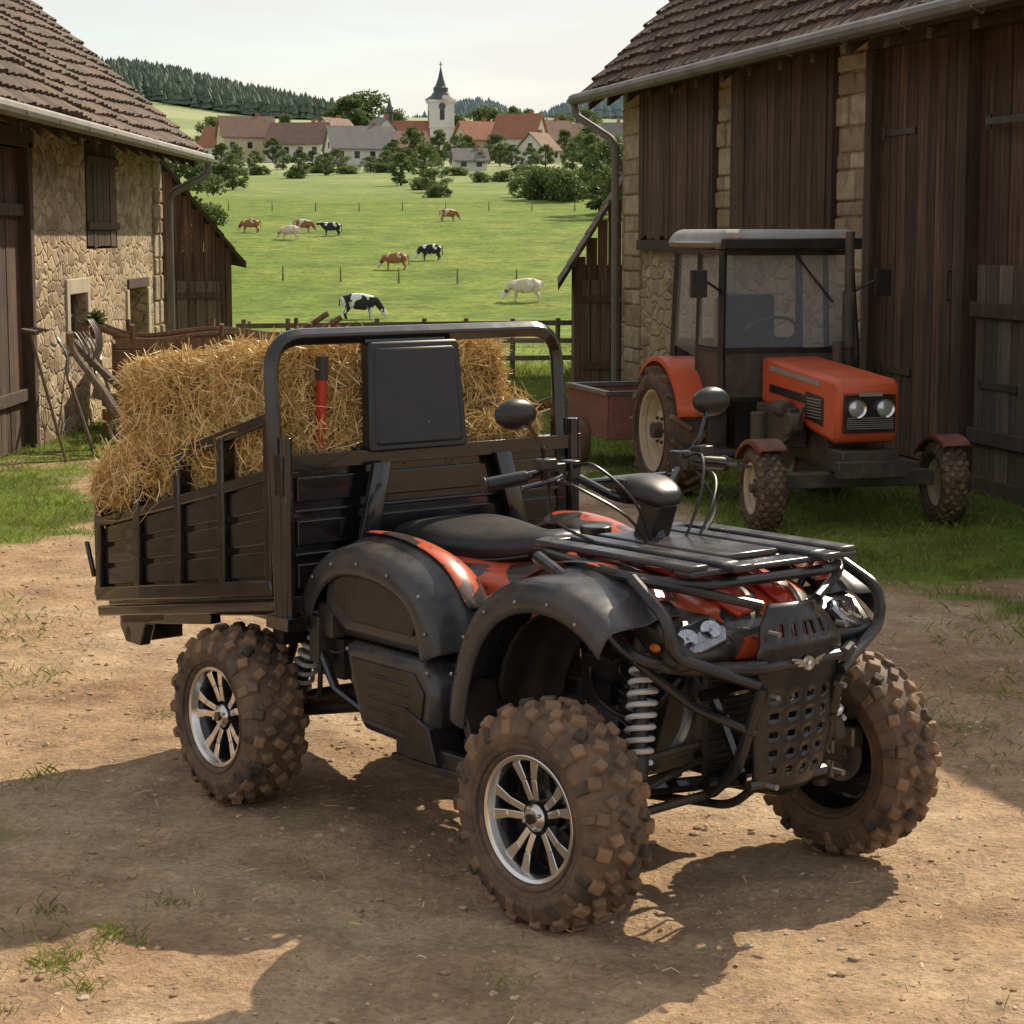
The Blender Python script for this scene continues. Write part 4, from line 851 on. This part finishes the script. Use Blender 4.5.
m_oldred=M('faded_red',(.24,.055,.035),(.12,.05,.035),rough=.6,dust=.5)
for s in (-1,1): mud('front_mudguard',0,s*.56,.245,.285,.18,radians(55),radians(145),m_oldred); mud('rear_mudguard',-1.68,s*.50,.43,.485,.26,radians(15),radians(140),m_tred)
b=MB(); cw=.44
for s in (-1,1):
    b.tube([(-.98,s*cw,.62),(-1.00,s*cw,.98),(-1.06,s*cw*.94,1.60)],.026,4,ph=pi/4); b.tube([(-1.42,s*cw,.62),(-1.44,s*cw*.95,1.60)],.020,4,ph=pi/4); b.tube([(-1.88,s*cw,.80),(-1.86,s*cw*.94,1.60)],.026,4,ph=pi/4)
    b.tube([(-1.06,s*cw*.94,1.59),(-1.86,s*cw*.94,1.59)],.024,4,ph=pi/4); b.tube([(-1.0,s*cw,.98),(-1.42,s*cw,.98)],.015,4,ph=pi/4); b.tube([(-.98,s*cw,.62),(-1.42,s*cw,.62)],.022,4,ph=pi/4)
for z,a,q in ((.98,-1.0,1),(1.59,-1.06,.94),(1.59,-1.86,.94),(1.0,-1.88,1)): b.tube([(a,-cw*q,z),(a,cw*q,z)],.024,4,ph=pi/4)
b.build('cab_frame',m_blackp,TR)
b=MB(); b.box((-1.0,0,.83),(.03,.84,.28)); 
for s in (-1,1): b.box((-1.20,s*cw,.80),(.40,.012,.34))
b.box((-1.88,0,.85),(.03,.84,.3)); b.build('cab_lower_panels',m_tdk,TR)
b=MB(); b.rings([[(x*.0-1.46+x*.47,y*.47,z) for x,y in ((-1,-1),(1,-1),(1,1),(-1,1))] for z in (1.62,1.68)]+[[(-1.46+x*.42,y*.42,1.735) for x,y in ((-1,-1),(1,-1),(1,1),(-1,1))]]); b.build('cab_roof',m_tgrey,TR,bevel=.03,smooth=50)
b=MB(); b.box((-1.0,0,1.645),(.10,.90,.07)); b.build('roof_visor',m_blackp,TR,bevel=.01)
b=MB(); b.add([(-1.0,-.42,1.0),(-1.0,.42,1.0),(-1.055,.40,1.58),(-1.055,-.40,1.58)],[(0,1,2,3)]); b.add([(-1.88,-.42,1.0),(-1.88,.42,1.0),(-1.86,.40,1.58),(-1.86,-.40,1.58)],[(0,1,2,3)])
for s in (-1,1): b.add([(-1.02,s*.44,1.0),(-1.41,s*.44,1.0),(-1.43,s*.415,1.58),(-1.07,s*.415,1.58)],[(0,1,2,3)]); b.add([(-1.45,s*.44,.92),(-1.86,s*.44,.98),(-1.85,s*.415,1.58),(-1.46,s*.415,1.58)],[(0,1,2,3)])
b.build('cab_glass',m_glass,TR,smooth=0)
b=MB(); b.box((-1.6,0,.85),(.35,.4,.12)); b.box((-1.76,0,1.1),(.10,.4,.42)); b.build('driver_seat',m_seat,TR,bevel=.03)
b=MB(); b.tube([(-1.30+.17*cos(t)*.5,.17*sin(t),1.08+.1*cos(t)) for t in [2*pi*k/20 for k in range(20)]],.012,6,True); b.cyl((-1.3,0,1.08),(-1.1,0,.85),.02); b.tube([(-1.03,.05,1.57),(-1.0,.28,1.28)],.008,6); b.build('steering_wheel_and_wiper',m_blackp,TR)
b=MB(); b.cyl((-.72,.20,.9),(-.72,.20,1.05),.035,n=14); b.cyl((-.80,.30,.85),(-.80,.30,1.72),.028,n=14); b.cyl((-.80,.30,1.0),(-.80,.30,1.35),.04,n=14); b.build('exhaust_stack',m_tdk,TR)
b=MB()
for s in (-1,1): b.tube([(-1.02,s*.44,1.35),(-.98,s*.56,1.42),(-.98,s*.58,1.36)],.009,6); b.box((-.98,s*.60,1.40),(.04,.10,.17))
b.build('mirrors',m_blackp,TR,bevel=.01)
b=MB()
for s in (-1,1): b.box((-1.0,s*.36,1.665),(.07,.07,.05))
b.build('roof_lamps',m_amber,TR,bevel=.01)

TL=empty('small_trailer',(.88,16.3,0),TA)
b=MB(); 
for s in (-1,1): b.box((0,s*.30,.40),(1.0,.03,.34))
for a in (-.5,.5): b.box((a,0,.40),(.03,.58,.34))
b.box((0,0,.245),(1.0,.60,.03)); b.build('box',M('rusty_red',(.27,.09,.06),(.18,.09,.065),scale=8,rough=.75,dust=.4),TL,bevel=.008)
b=MB()
for s in (-1,1): b.box((0,s*.305,.58),(1.06,.05,.03))
for a in (-.5,.5): b.box((a,0,.58),(.05,.58,.03))
b.tube([(.5,0,.24),(1.0,0,.26)],.03,8); b.build('rim_rail_and_drawbar',m_steel,TL)
b=MB()
for s in (-1,1): b.lathe([(-.05,.10),(-.05,.17),(0,.185),(.05,.17),(.05,.10)],(-.05,s*.37,.17),(0,1,0),24); b.lathe([(-.02,0.001),(-.02,.1),(.02,.1),(.02,0.001)],(-.05,s*.37,.17),(0,1,0),20)
b.build('wheels',m_tyre2,TL)

# ------------------------------------------------------------------ farm tools at left barn
def fork(loc,rz,lean,L=1.25):
    E=empty('pitchfork',loc,rz); E.rotation_euler=(0,lean,rz); b=MB(); b.tube([(0,0,0),(0,0,L)],.016,8,r=.6); b.build('handle',m_woodt,E)
    b=MB()
    for k in range(4): y=(k-1.5)*.07; b.tube(catm([(0,0,L-.02),(0,y*1.2,L+.05),(.05,y*1.1,L+.2),(.02,y,L+.36)],5),[.009]*15+[.003],6)
    b.build('tines',m_steel,E)
fork((-3.35,16.9,0),radians(10),radians(-17),.62); fork((-3.25,17.6,0),radians(-15),radians(-22),.66); fork((-3.4,18.4,0),0,radians(-15),.7)
HR=empty('hay_rake',(-3.45,16.3,0)); HR.rotation_euler=(0,radians(-14),radians(25)); b=MB(); b.tube([(0,0,0),(0,0,1.05)],.013,8,r=.7); b.box((0,0,1.05),(.03,.5,.03),r=.6)
for i in range(9): b.tube([(0,-.22+i*.055,1.05),(.09,-.22+i*.055,1.05)],.007,5)
b.build('handle_and_head',m_woodt,HR)
PL=empty('wooden_plough',(0,0,0)); b=MB(); b.tube(catm([(-3.52,16.9,.98),(-3.50,16.95,.82),(-3.30,16.9,.55),(-3.05,16.8,.18),(-2.98,16.7,.04)],6),[.03]*12+[.045]*13,6,r=.8); b.tube(catm([(-3.72,18.0,.85),(-3.4,17.6,.62),(-2.95,17.1,.35),(-2.8,16.9,.3)],6),.035,6,r=.5); b.box((-3.15,17.6,.35),(.7,.08,.08),(0,.3,.3)); b.build('beams',m_woodt,PL)
b=MB(); b.prism([(-3.15,.05),(-2.85,.0),(-2.8,.25),(-3.0,.3)],16.95,17.0); b.lathe([(-.02,.12),(.02,.12),(.02,.15),(-.02,.15)],(-3.2,17.5,.15),(0,1,0),20,closed=True); b.build('share_and_wheel',m_steel,PL,bevel=.005)
m_cart=wood_mat('brown_cart_wood',(.12,.06,.03),(.26,.14,.075),(.40,.26,.16))
WC=empty('wooden_cart',(-2.75,19.8,0),radians(12)); b=MB()
for s in (-1,1):
    for k in range(4): b.box((0,s*(.42+.04*k),.45+.11*k),(1.9,.03,.09),r=random.random())
    b.tube(catm([(-1.15,s*.5,.95),(-.7,s*.5,.80),(0,s*.5,.86),(.7,s*.5,.80),(1.1,s*.5,1.0)],5),.03,6,r=.7)
    for a in (-.8,0,.8): b.tube([(a,s*.38,.35),(a,s*.58,.95)],.022,6,r=random.random())
b.box((0,0,.38),(1.9,.8,.05)); 
for a in (-.95,.95): b.box((a,0,.6),(.03,.85,.35),r=.7)
b.tube([(.9,0,.35),(2.0,-.1,.12)],.035,6,r=.6)
b.build('cart_body',m_cart,WC)
b=MB()
for a in (-.6,.6):
    for s in (-1,1):
        c=Vector((a,s*.52,.32)); b.lathe([(-.02,.28),(.02,.28),(.02,.32),(-.02,.32)],c,(0,1,0),28,closed=True); b.cyl(c-Vector((0,.05,0)),c+Vector((0,.05,0)),.05,n=12)
        for k in range(8): t=k*pi/4; b.tube([c,c+Vector((cos(t)*.29,0,sin(t)*.29))],.014,6)
b.build('cart_wheels',m_woodd,WC)
CR=empty('wooden_crate',(-3.25,18.3,0),.4); b=MB()
for z in (.08,.2,.32):
    for s in (-1,1): b.box((0,s*.22,z),(.5,.02,.09),r=random.random()); b.box((s*.25,0,z),(.02,.42,.09),r=random.random())
b.box((0,0,.03),(.48,.42,.02)); b.build('slats',m_cart,CR)
# ------------------------------------------------------------------ fences
FE=empty('wooden_fence',(0,26.2,0)); b=MB()
for i in range(9):
    x=-3.3+i*.55; z=float(Z(x,26.2)); b.cyl((x,0,z-.2),(x+random.uniform(-.02,.02),0,z+.74),.035,.03,8,random.random())
for z in (.25,.48,.68): b.box((-1.1,-.04,z-.02),(4.6,.03,.06),(0,random.uniform(-.012,.012),0),random.random())
b.build('posts_and_rails',m_woodt,FE,smooth=0)
b=MB()
for (x0,y0,x1,y1,n) in ((-9,52,12,48,9),(-30,160,35,150,16),(-60,255,70,262,26),(1.6,30,10,80,12)):
    for i in range(n):
        t=i/(n-1); x=x0+(x1-x0)*t;y=y0+(y1-y0)*t; z=float(Z(x,y)); b.cyl((x,y,z-.2),(x,y,z+1.1),.05 if y<100 else .09,.04,6,random.random())
b.build('pasture_fence',m_woodt,None)

# ------------------------------------------------------------------ cows
def cow_mesh(pose):
    vs=[];ed=[];rd=[]
    def ch(pts,root=None):
        pr=root
        for p in pts:
            vs.append(p[:3]); rd.append(p[3]); i=len(vs)-1
            if pr is not None: ed.append((pr,i))
            pr=i
        return pr
    ch([(-.82,0,1.12,.36),(-.35,0,1.02,.46),(.12,0,1.00,.48),(.52,0,1.05,.42)])
    if pose==0: ch([(.80,0,1.02,.27),(1.02,0,.76,.20),(1.20,0,.48,.17),(1.30,0,.32,.14),(1.37,0,.14,.11)],3)
    else: ch([(.82,0,1.20,.27),(1.00,0,1.32,.20),(1.16,0,1.38,.18),(1.34,0,1.28,.14),(1.48,0,1.14,.11)],3)
    h=vs[6]
    for s in (-1,1):
        ch([(h[0]-.06,s*.17,h[2]+.08,.04),(h[0]-.10,s*.31,h[2]+.05,.045)],6)
        ch([(-.84,s*.22,.88,.24),(-.68,s*.23,.66,.15),(-.92,s*.22,.38,.075),(-.87,s*.22,.12,.06),(-.82,s*.22,.03,.07)],0)
        ch([(.52,s*.22,.80,.20),(.46,s*.22,.58,.12),(.52,s*.22,.34,.07),(.50,s*.22,.10,.055),(.54,s*.22,.03,.065)],3)
    ch([(-1.14,0,1.22,.06),(-1.22,0,.9,.035),(-1.20,0,.55,.04),(-1.2,0,.42,.06)],0)
    ch([(-.50,0,.62,.17)],1)
    me=bpy.data.meshes.new('cowskel'); me.from_pydata(vs,ed,[]); o=bpy.data.objects.new('cowskel',me); COL.objects.link(o)
    m=o.modifiers.new('s','SKIN'); 
    for i,r in enumerate(rd): me.skin_vertices[0].data[i].radius=(r*.85 if i<4 else r,r)
    me.skin_vertices[0].data[0].use_root=True
    m2=o.modifiers.new('u','SUBSURF'); m2.levels=2; m2.render_levels=2
    bpy.context.view_layer.update(); dg=bpy.context.evaluated_depsgraph_get(); nm=bpy.data.meshes.new_from_object(o.evaluated_get(dg))
    nm.polygons.foreach_set('use_smooth',[True]*len(nm.polygons)); nm.materials.clear(); nm.materials.append(None)
    bpy.data.objects.remove(o); return nm
def cow_mat(name,c1,c2,th):
    m,nt,p=newmat(name); n=noise(nt,coords(nt),1.6,2,.4); nt.links.new(ramp(nt,n,[(th,c1),(th+.02,c2)]),p.inputs['Base Color']); p.inputs['Roughness'].default_value=.8; return m
cm=[cow_mat('brown_white_hide',(.33,.13,.05),(.70,.64,.55),.52),cow_mat('black_white_hide',(.02,.018,.018),(.78,.76,.72),.50),cow_mat('cream_hide',(.68,.54,.40),(.80,.75,.66),.5)]
meshes=[cow_mesh(0),cow_mesh(1)]; cache={}
def GP(px_,D): return (px_-512)/2116*D
for (cpx,y,pose,mi,rz) in [(362,131,0,1,10),(524,144,0,2,175),(395,167,0,0,185),(430,176,0,1,200),(450,232,0,0,20),(252,212,0,0,170),(291,203,0,2,160),(306,212,0,0,20),(332,208,1,1,200)]:
    k=(pose,mi)
    if k not in cache: me=meshes[pose].copy(); me.materials[0]=cm[mi]; cache[k]=me
    o=bpy.data.objects.new('cow',cache[k]); COL.objects.link(o); x=GP(cpx,y); o.location=(x,y,float(Z(x,y))-.03); o.rotation_euler=(0,0,radians(rz)); sc=1.12 if y<150 else .95; o.scale=(sc,sc,sc)

# ------------------------------------------------------------------ trees
def tree_mesh(seed,h=8,w=6,leaf=.30,nl=3800):
    r=np.random.default_rng(seed); random.seed(seed)
    b=MB(); b.tube(catm([(0,0,-.5),(.1,0,h*.2),(-.05,.1,h*.45),(0,0,h*.8)],4),[.28,.26,.24,.22,.2,.19,.17,.15,.13,.1,.07,.05,.03],8)
    cl=[]; 
    for i in range(34):
        t=r.random(); an=r.uniform(0,2*pi); zz=h*(.15+.82*t); rad=w/2*np.sin(np.clip(.15+t*.85,0,1)*pi)**.6*(r.random()**.45)*.85
        c=np.array([rad*np.cos(an),rad*np.sin(an),zz]); cl.append((c,r.uniform(.12,.22)*w*.75))
        if i%3==0: b.tube([(0,0,zz*.55),tuple(c)],[.09,.02],5)
    V=[];R=[]
    n=nl//34
    for c,rr in cl:
        d=r.normal(0,1,(n,3)); d/=np.linalg.norm(d,axis=1)[:,None]; P=c+d*(rr*r.uniform(.45,1.08,(n,1)))*np.array([1,1,.8])
        u=r.normal(0,1,(n,3)); u/=np.linalg.norm(u,axis=1)[:,None]; v=np.cross(u,r.normal(0,1,(n,3))); v/=np.linalg.norm(v,axis=1)[:,None]
        s=leaf*r.uniform(.5,1.1,(n,1)); V.append(np.stack([P-u*s/2-v*s/3,P+u*s/2-v*s/3,P+u*s/2+v*s/3,P-u*s/2+v*s/3],1).reshape(-1,3)); R.append(np.clip(r.normal(.45,.2,n)+d[:,2]*.15+r.normal(0,.08),0,1))
    V=np.concatenate(V);R=np.concatenate(R); nb=len(b.v)
    me=bpy.data.meshes.new('tree'); me.from_pydata(b.v+V.tolist(),[],b.f+(np.arange(len(V)).reshape(-1,4)+nb).tolist())
    at=me.attributes.new('rnd','FLOAT','FACE'); at.data.foreach_set('value',np.concatenate([b.c,R]).astype(np.float32))
    me.materials.append(m_leaf); me.materials.append(m_bark); mi=np.zeros(len(me.polygons),dtype=np.int32); mi[:len(b.f)]=1; me.polygons.foreach_set('material_index',mi); return me
TM=[tree_mesh(i,8,w,.34) for i,w in ((1,6.5),(2,7.5),(3,5.5),(4,8.5))]
trees=[(183,170,9.5,1),(236,330,5.5,1.1),(205,340,5,1),(222,330,4,1.2),(303,400,5.5,1),(328,420,4.5,1.1),(402,350,5.5,1.25),(425,395,6.5,1.1),(414,470,9,1.1),(457,470,7,1),(468,480,7,1.1),(487,560,14,1.0),(513,575,14,.9),(530,440,5,1.1),(600,250,8.5,1.1),(618,240,9,1.1),(590,420,8,1),(572,440,6,1),(640,260,9,1),(436,320,3.5,1.4),(240,590,12,1.2),(215,600,12,1),(352,610,17,1.2),(368,620,18,1.3),(340,620,14,1.1),(560,600,12,1.2),(290,620,12,1),(400,600,13,1),
(276,520,6,1.1),(286,470,4.5,1.1),(333,500,6,1),(340,470,4.5,1.2),(395,480,6,1.2),(388,450,4.5,1.1),(440,500,8,1.1),(496,500,7,1),(500,480,5,1.2),(533,520,7,1),(564,540,8,1.1),(592,560,9,1.2),(240,500,5,1.2),(258,480,4,1.2),(315,480,4,1.3),(372,440,3.5,1.3),(545,470,5,1.2),(580,500,7,1.2),
(225,470,6,1.2),(268,560,9,1.1),(318,555,9,1),(350,540,8,1.1),(378,560,11,1.1),(455,600,12,1.1),(530,600,13,1),(585,620,13,1.1),(410,440,5,1.2),(478,450,4.5,1.2),(512,470,5,1.2)]
random.seed(5)
for i,(tpx,D,h,wf) in enumerate(trees):
    o=bpy.data.objects.new('deciduous_tree',TM[i%4]); COL.objects.link(o); x=GP(tpx,D); s=h/8; o.location=(x,D,float(Z(x,D))-.2); o.scale=(s*wf,s*wf,s); o.rotation_euler=(0,0,random.uniform(0,6.28))
SM=tree_mesh(9,4,7,.34,3000)
for (tpx,D,h,wf) in [(540,290,5,1),(560,285,5,.9),(525,300,4,.8),(575,295,4.5,.9),(300,400,2.6,1.2),(480,370,2.5,1),(505,375,2.6,1.2),(350,430,2.4,1.4),(385,440,2.6,1.4),(262,430,2.6,1.2),(600,300,5,1.2),(620,310,5,1.2),(440,300,2.5,1),(420,330,2.5,1),(325,440,2.4,1.6),(455,420,2.4,1.6),(525,420,2.6,1.6),(235,430,2.6,1.6)]:
    o=bpy.data.objects.new('hedge_bush',SM); COL.objects.link(o); x=GP(tpx,D); o.location=(x,D,float(Z(x,D))-.8); o.scale=(h/4*wf,h/4*wf,h/4); o.rotation_euler=(0,0,random.uniform(0,6.28))
def forest(name,xr,yr,n,h,mat,edge=None,seed=1):
    r=np.random.default_rng(seed); x=r.uniform(*xr,n); y=r.uniform(*yr,n)
    if edge is not None: k=edge(x,y); x=x[k];y=y[k]
    n=len(x); z=Z(x,y); H=h*r.uniform(.55,1.25,n); R=H*r.uniform(.24,.44,n); V=[];F=[];RR=[];m=7
    for (z0,z1,rf) in ((.05,.55,1.0),(.3,.8,.75),(.58,1.0,.45)):
        an=np.arange(m)*2*pi/m; off=r.uniform(0,6,n); base=np.stack([x[:,None]+np.cos(an+off[:,None])*R[:,None]*rf*r.uniform(.75,1.2,(n,m)),y[:,None]+np.sin(an+off[:,None])*R[:,None]*rf,(z+H*z0)[:,None]+r.normal(0,.03,(n,m))*H[:,None]],-1)
        tip=np.stack([x,y,z+H*z1],-1)[:,None]; VV=np.concatenate([base,tip],1); o0=sum(len(v) for v in V)
        idx=np.arange(n)[:,None,None]*(m+1)+o0; f=np.array([[q,(q+1)%m,m] for q in range(m)])[None]+idx
        V.append(VV.reshape(-1,3)); F.append(f.reshape(-1,3)); RR.append(np.repeat(np.clip(r.normal(.5,.3,n)+(vnoise(x/40,y/40,7)-.5),0,1),m))
    return npmesh(name,np.concatenate(V),np.concatenate(F),np.concatenate(RR),mat)
forest('spruce_forest',(-300,-70),(910,1090),8500,8,m_fir_haze,lambda x,y:(x<-84-(y-930)*.15+12*np.sin(y*.05)))
forest('far_spruce_forest',(-140,330),(1260,1440),9000,11,m_firf_haze,None,2)
forest('hillside_spruce_forest',(60,330),(880,960),2200,9,m_fir_haze,lambda x,y:x>75+20*np.sin(y*.03),3)

# ------------------------------------------------------------------ village
m_wallw=M('village_render',(.74,.71,.64),(.64,.60,.53),rough=.9,scale=.5); m_wally=M('village_ochre',(.62,.53,.37),(.52,.45,.32),rough=.9,scale=.5)
m_roofr=M('village_red_tiles',(.38,.15,.085),(.29,.13,.08),rough=.85,scale=.6); m_roofb=M('village_brown_tiles',(.27,.155,.11),(.20,.13,.10),rough=.85,scale=.6); m_roofg=M('village_grey_slates',(.23,.21,.195),(.18,.16,.15),rough=.8,scale=.6)
def house(px_,D,w,dep,h,rh,rz,wm,rm,zoff=0):
    x=GP(px_,D); E=empty('village_house',(x,D,float(Z(x,D))-.5+zoff),radians(rz)); E.scale=(1.2,1.2,1.2); b=MB(); b.bb((-w/2,-dep/2,-3),(w/2,dep/2,h))
    for sx in (-w/2,w/2-.2): b.prismx([(-dep/2,h),(dep/2,h),(0,h+rh)],sx,sx+.2)
    b.build('walls',wm,E,smooth=0)
    b=MB()
    for s in (-1,1):
        sl=rh/(dep/2); y0=s*(dep/2+.5); z0=h-.5*sl+.1; b.prismx([(y0,z0),(0,h+rh+.1),(0,h+rh+.35),(y0,z0+.25)],-w/2-.5,w/2+.5)
    b.build('roof',rm,E,smooth=0)
    b=MB(); nw=max(2,int(w/3))
    for i in range(nw):
        xx=-w/2+w*(i+.5)/nw
        for z in ([1.5] if h<4.5 else [1.5,4.2]): b.bb((xx-.5,-dep/2-.06,z),(xx+.5,-dep/2+.02,z+1.3))
    b.bb((-w/2-.06,-.5,h+.1),(-w/2+.02,.5,h+1.2)); b.bb((w/2-.02,-.5,h+.1),(w/2+.06,.5,h+1.2)); b.build('windows',m_win,E,smooth=0)
    b=MB(); b.bb((w*.2,.3,h+rh*.4),(w*.2+.8,1.1,h+rh+1)); b.build('chimney',m_roofr,E,smooth=0)
for a in [(250,540,11,8,4,4,18,m_wally,m_roofb,2),(303,530,12,8,3.6,4,-14,m_wallw,m_roofb,.5),(362,490,12,9,3.4,4,16,m_wallw,m_roofg,0),(338,545,9,8,4,4,60,m_wallw,m_roofb,1.5),(382,530,9,7,4,4,-70,m_wallw,m_roofg,1),(478,540,8,7,4,3.5,30,m_wally,m_roofr,1),(520,530,9,8,4.4,4.5,-20,m_wallw,m_roofr,1),(505,560,8,7,4,4,70,m_wallw,m_roofr,1.5),(470,450,5.5,4.5,2.6,1.8,10,m_wallw,m_roofg,-.5),(548,560,9,8,3.8,4,25,m_wally,m_roofb,1),(578,590,10,8,3.8,4,20,m_wallw,m_roofb,.5),(605,600,12,8,3.8,4,-5,m_wallw,m_roofg,.5),(272,600,10,8,4,4,50,m_wallw,m_roofr,0),(322,600,9,7,4,4,20,m_wallw,m_roofr,0),(230,590,10,7,4,4,-20,m_wallw,m_roofr,0),(538,500,6.5,6,3,3,60,m_wallw,m_roofb,0),(408,520,8,7,3.5,3.5,30,m_wallw,m_roofb,-1)]: house(*a)
cxp=GP(442,565); CH=empty('church',(cxp,565,16.6),radians(8)); m_white=M('church_render',(.82,.80,.75),(.72,.7,.65),rough=.9,scale=.4)
b=MB(); b.bb((-3.2,-3.2,-2),(3.2,3.2,20)); b.bb((-3.4,-3.4,13),(3.4,3.4,13.4)); b.bb((-3.6,-3.6,19.6),(3.6,3.6,20.2)); b.build('tower',m_white,CH,smooth=0)
m_copper=M('dark_spire',(.08,.095,.095),(.06,.07,.075),rough=.6)
b=MB(); b.lathe([(20.2,4.4),(21.4,2.6),(22.4,1.9),(23.4,2.0),(24.0,1.4),(26,.7),(29,.08)],(0,0,0),(0,0,1),8); b.cyl((0,0,28.8),(0,0,30.2),.12,n=6); b.bb((-.5,-.08,29.4),(.5,.08,29.6)); b.build('spire',m_copper,CH,smooth=0)
b=MB()
for s in (0,1):
    for z,hh in ((15,2.6),(9,1.8),(4,1.6)): b.bb((-.6,-3.28,z),(.6,-3.18,z+hh)) if s==0 else b.bb((-3.28,-.6,z),(-3.18,.6,z+hh))
b.build('tower_windows',m_win,CH,smooth=0)
b=MB(); b.lathe([(0,.9),(.1,.9)],(0,-3.25,18.5),(0,-1,0),20); b.build('clock_face',M('clock',(.1,.1,.1),rough=.5),CH)
b=MB(); b.bb((-16,-4.5,-2),(-3.3,4.5,9)); b.prismx([(-4.5,9),(4.5,9),(0,14.3)],-16,-15.7); b.build('nave_walls',m_white,CH,smooth=0)
b=MB(); 
for s in (-1,1): b.prismx([(s*5,8.6),(0,14.5),(0,14.9),(s*5,9.0)],-16.6,-3.25)
b.build('nave_roof',m_roofr,CH,smooth=0)
b=MB(); b.lathe([(13.7,.9),(16.5,.9),(17.0,1.2),(18,.8),(19,.5),(21,.05)],(-13.5,0,0),(0,0,1),8); b.build('ridge_turret',m_copper,CH,smooth=0)
b=MB()
for i in range(4): b.bb((-14.5+i*3,-4.58,3),(-13.6+i*3,-4.48,7))
b.build('nave_windows',m_win,CH,smooth=0)

# ------------------------------------------------------------------ world, sun, camera
w=bpy.data.worlds.new('World'); S.world=w; w.use_nodes=True; nt=w.node_tree; bg=nt.nodes['Background']
sky=nt.nodes.new('ShaderNodeTexSky'); sky.sky_type='NISHITA'; sky.sun_disc=False
EL=radians(39); AZ=atan2(.55,.835); sky.sun_elevation=EL; sky.sun_rotation=AZ; sky.air_density=1.0; sky.dust_density=1.5; sky.ozone_density=1.0
tc=nt.nodes.new('ShaderNodeTexCoord'); mp=nt.nodes.new('ShaderNodeMapping'); mp.inputs['Scale'].default_value=(2,2,12); nt.links.new(tc.outputs['Generated'],mp.inputs[0])
cn=noise(nt,mp.outputs[0],2.2,6,.6); cf=ramp(nt,cn,[(.42,0),(.62,1)])
nt.links.new(mix(nt,mth(nt,'ADD',mth(nt,'MULTIPLY',cf,.40),.40),sky.outputs[0],(6.2,6.05,5.75)),bg.inputs[0]); bg.inputs[1].default_value=.14
sd=Vector((.55*cos(EL),.835*cos(EL),sin(EL))); L=bpy.data.lights.new('sun','SUN'); L.energy=5.0; L.angle=radians(.5); L.color=(1,.88,.66)
lo=bpy.data.objects.new('sun',L); COL.objects.link(lo); lo.rotation_euler=sd.to_track_quat('Z','Y').to_euler(); lo.location=(10,20,20)
cam=bpy.data.cameras.new('camera'); co=bpy.data.objects.new('camera',cam); COL.objects.link(co); co.location=(0,0,1.75); co.rotation_euler=(pi/2-radians(7.458),0,0); cam.lens=74.4; cam.sensor_width=36; cam.clip_end=6000; cam.clip_start=.05
S.camera=co
S.view_settings.view_transform='Standard'; S.view_settings.look='None'; S.view_settings.exposure=0
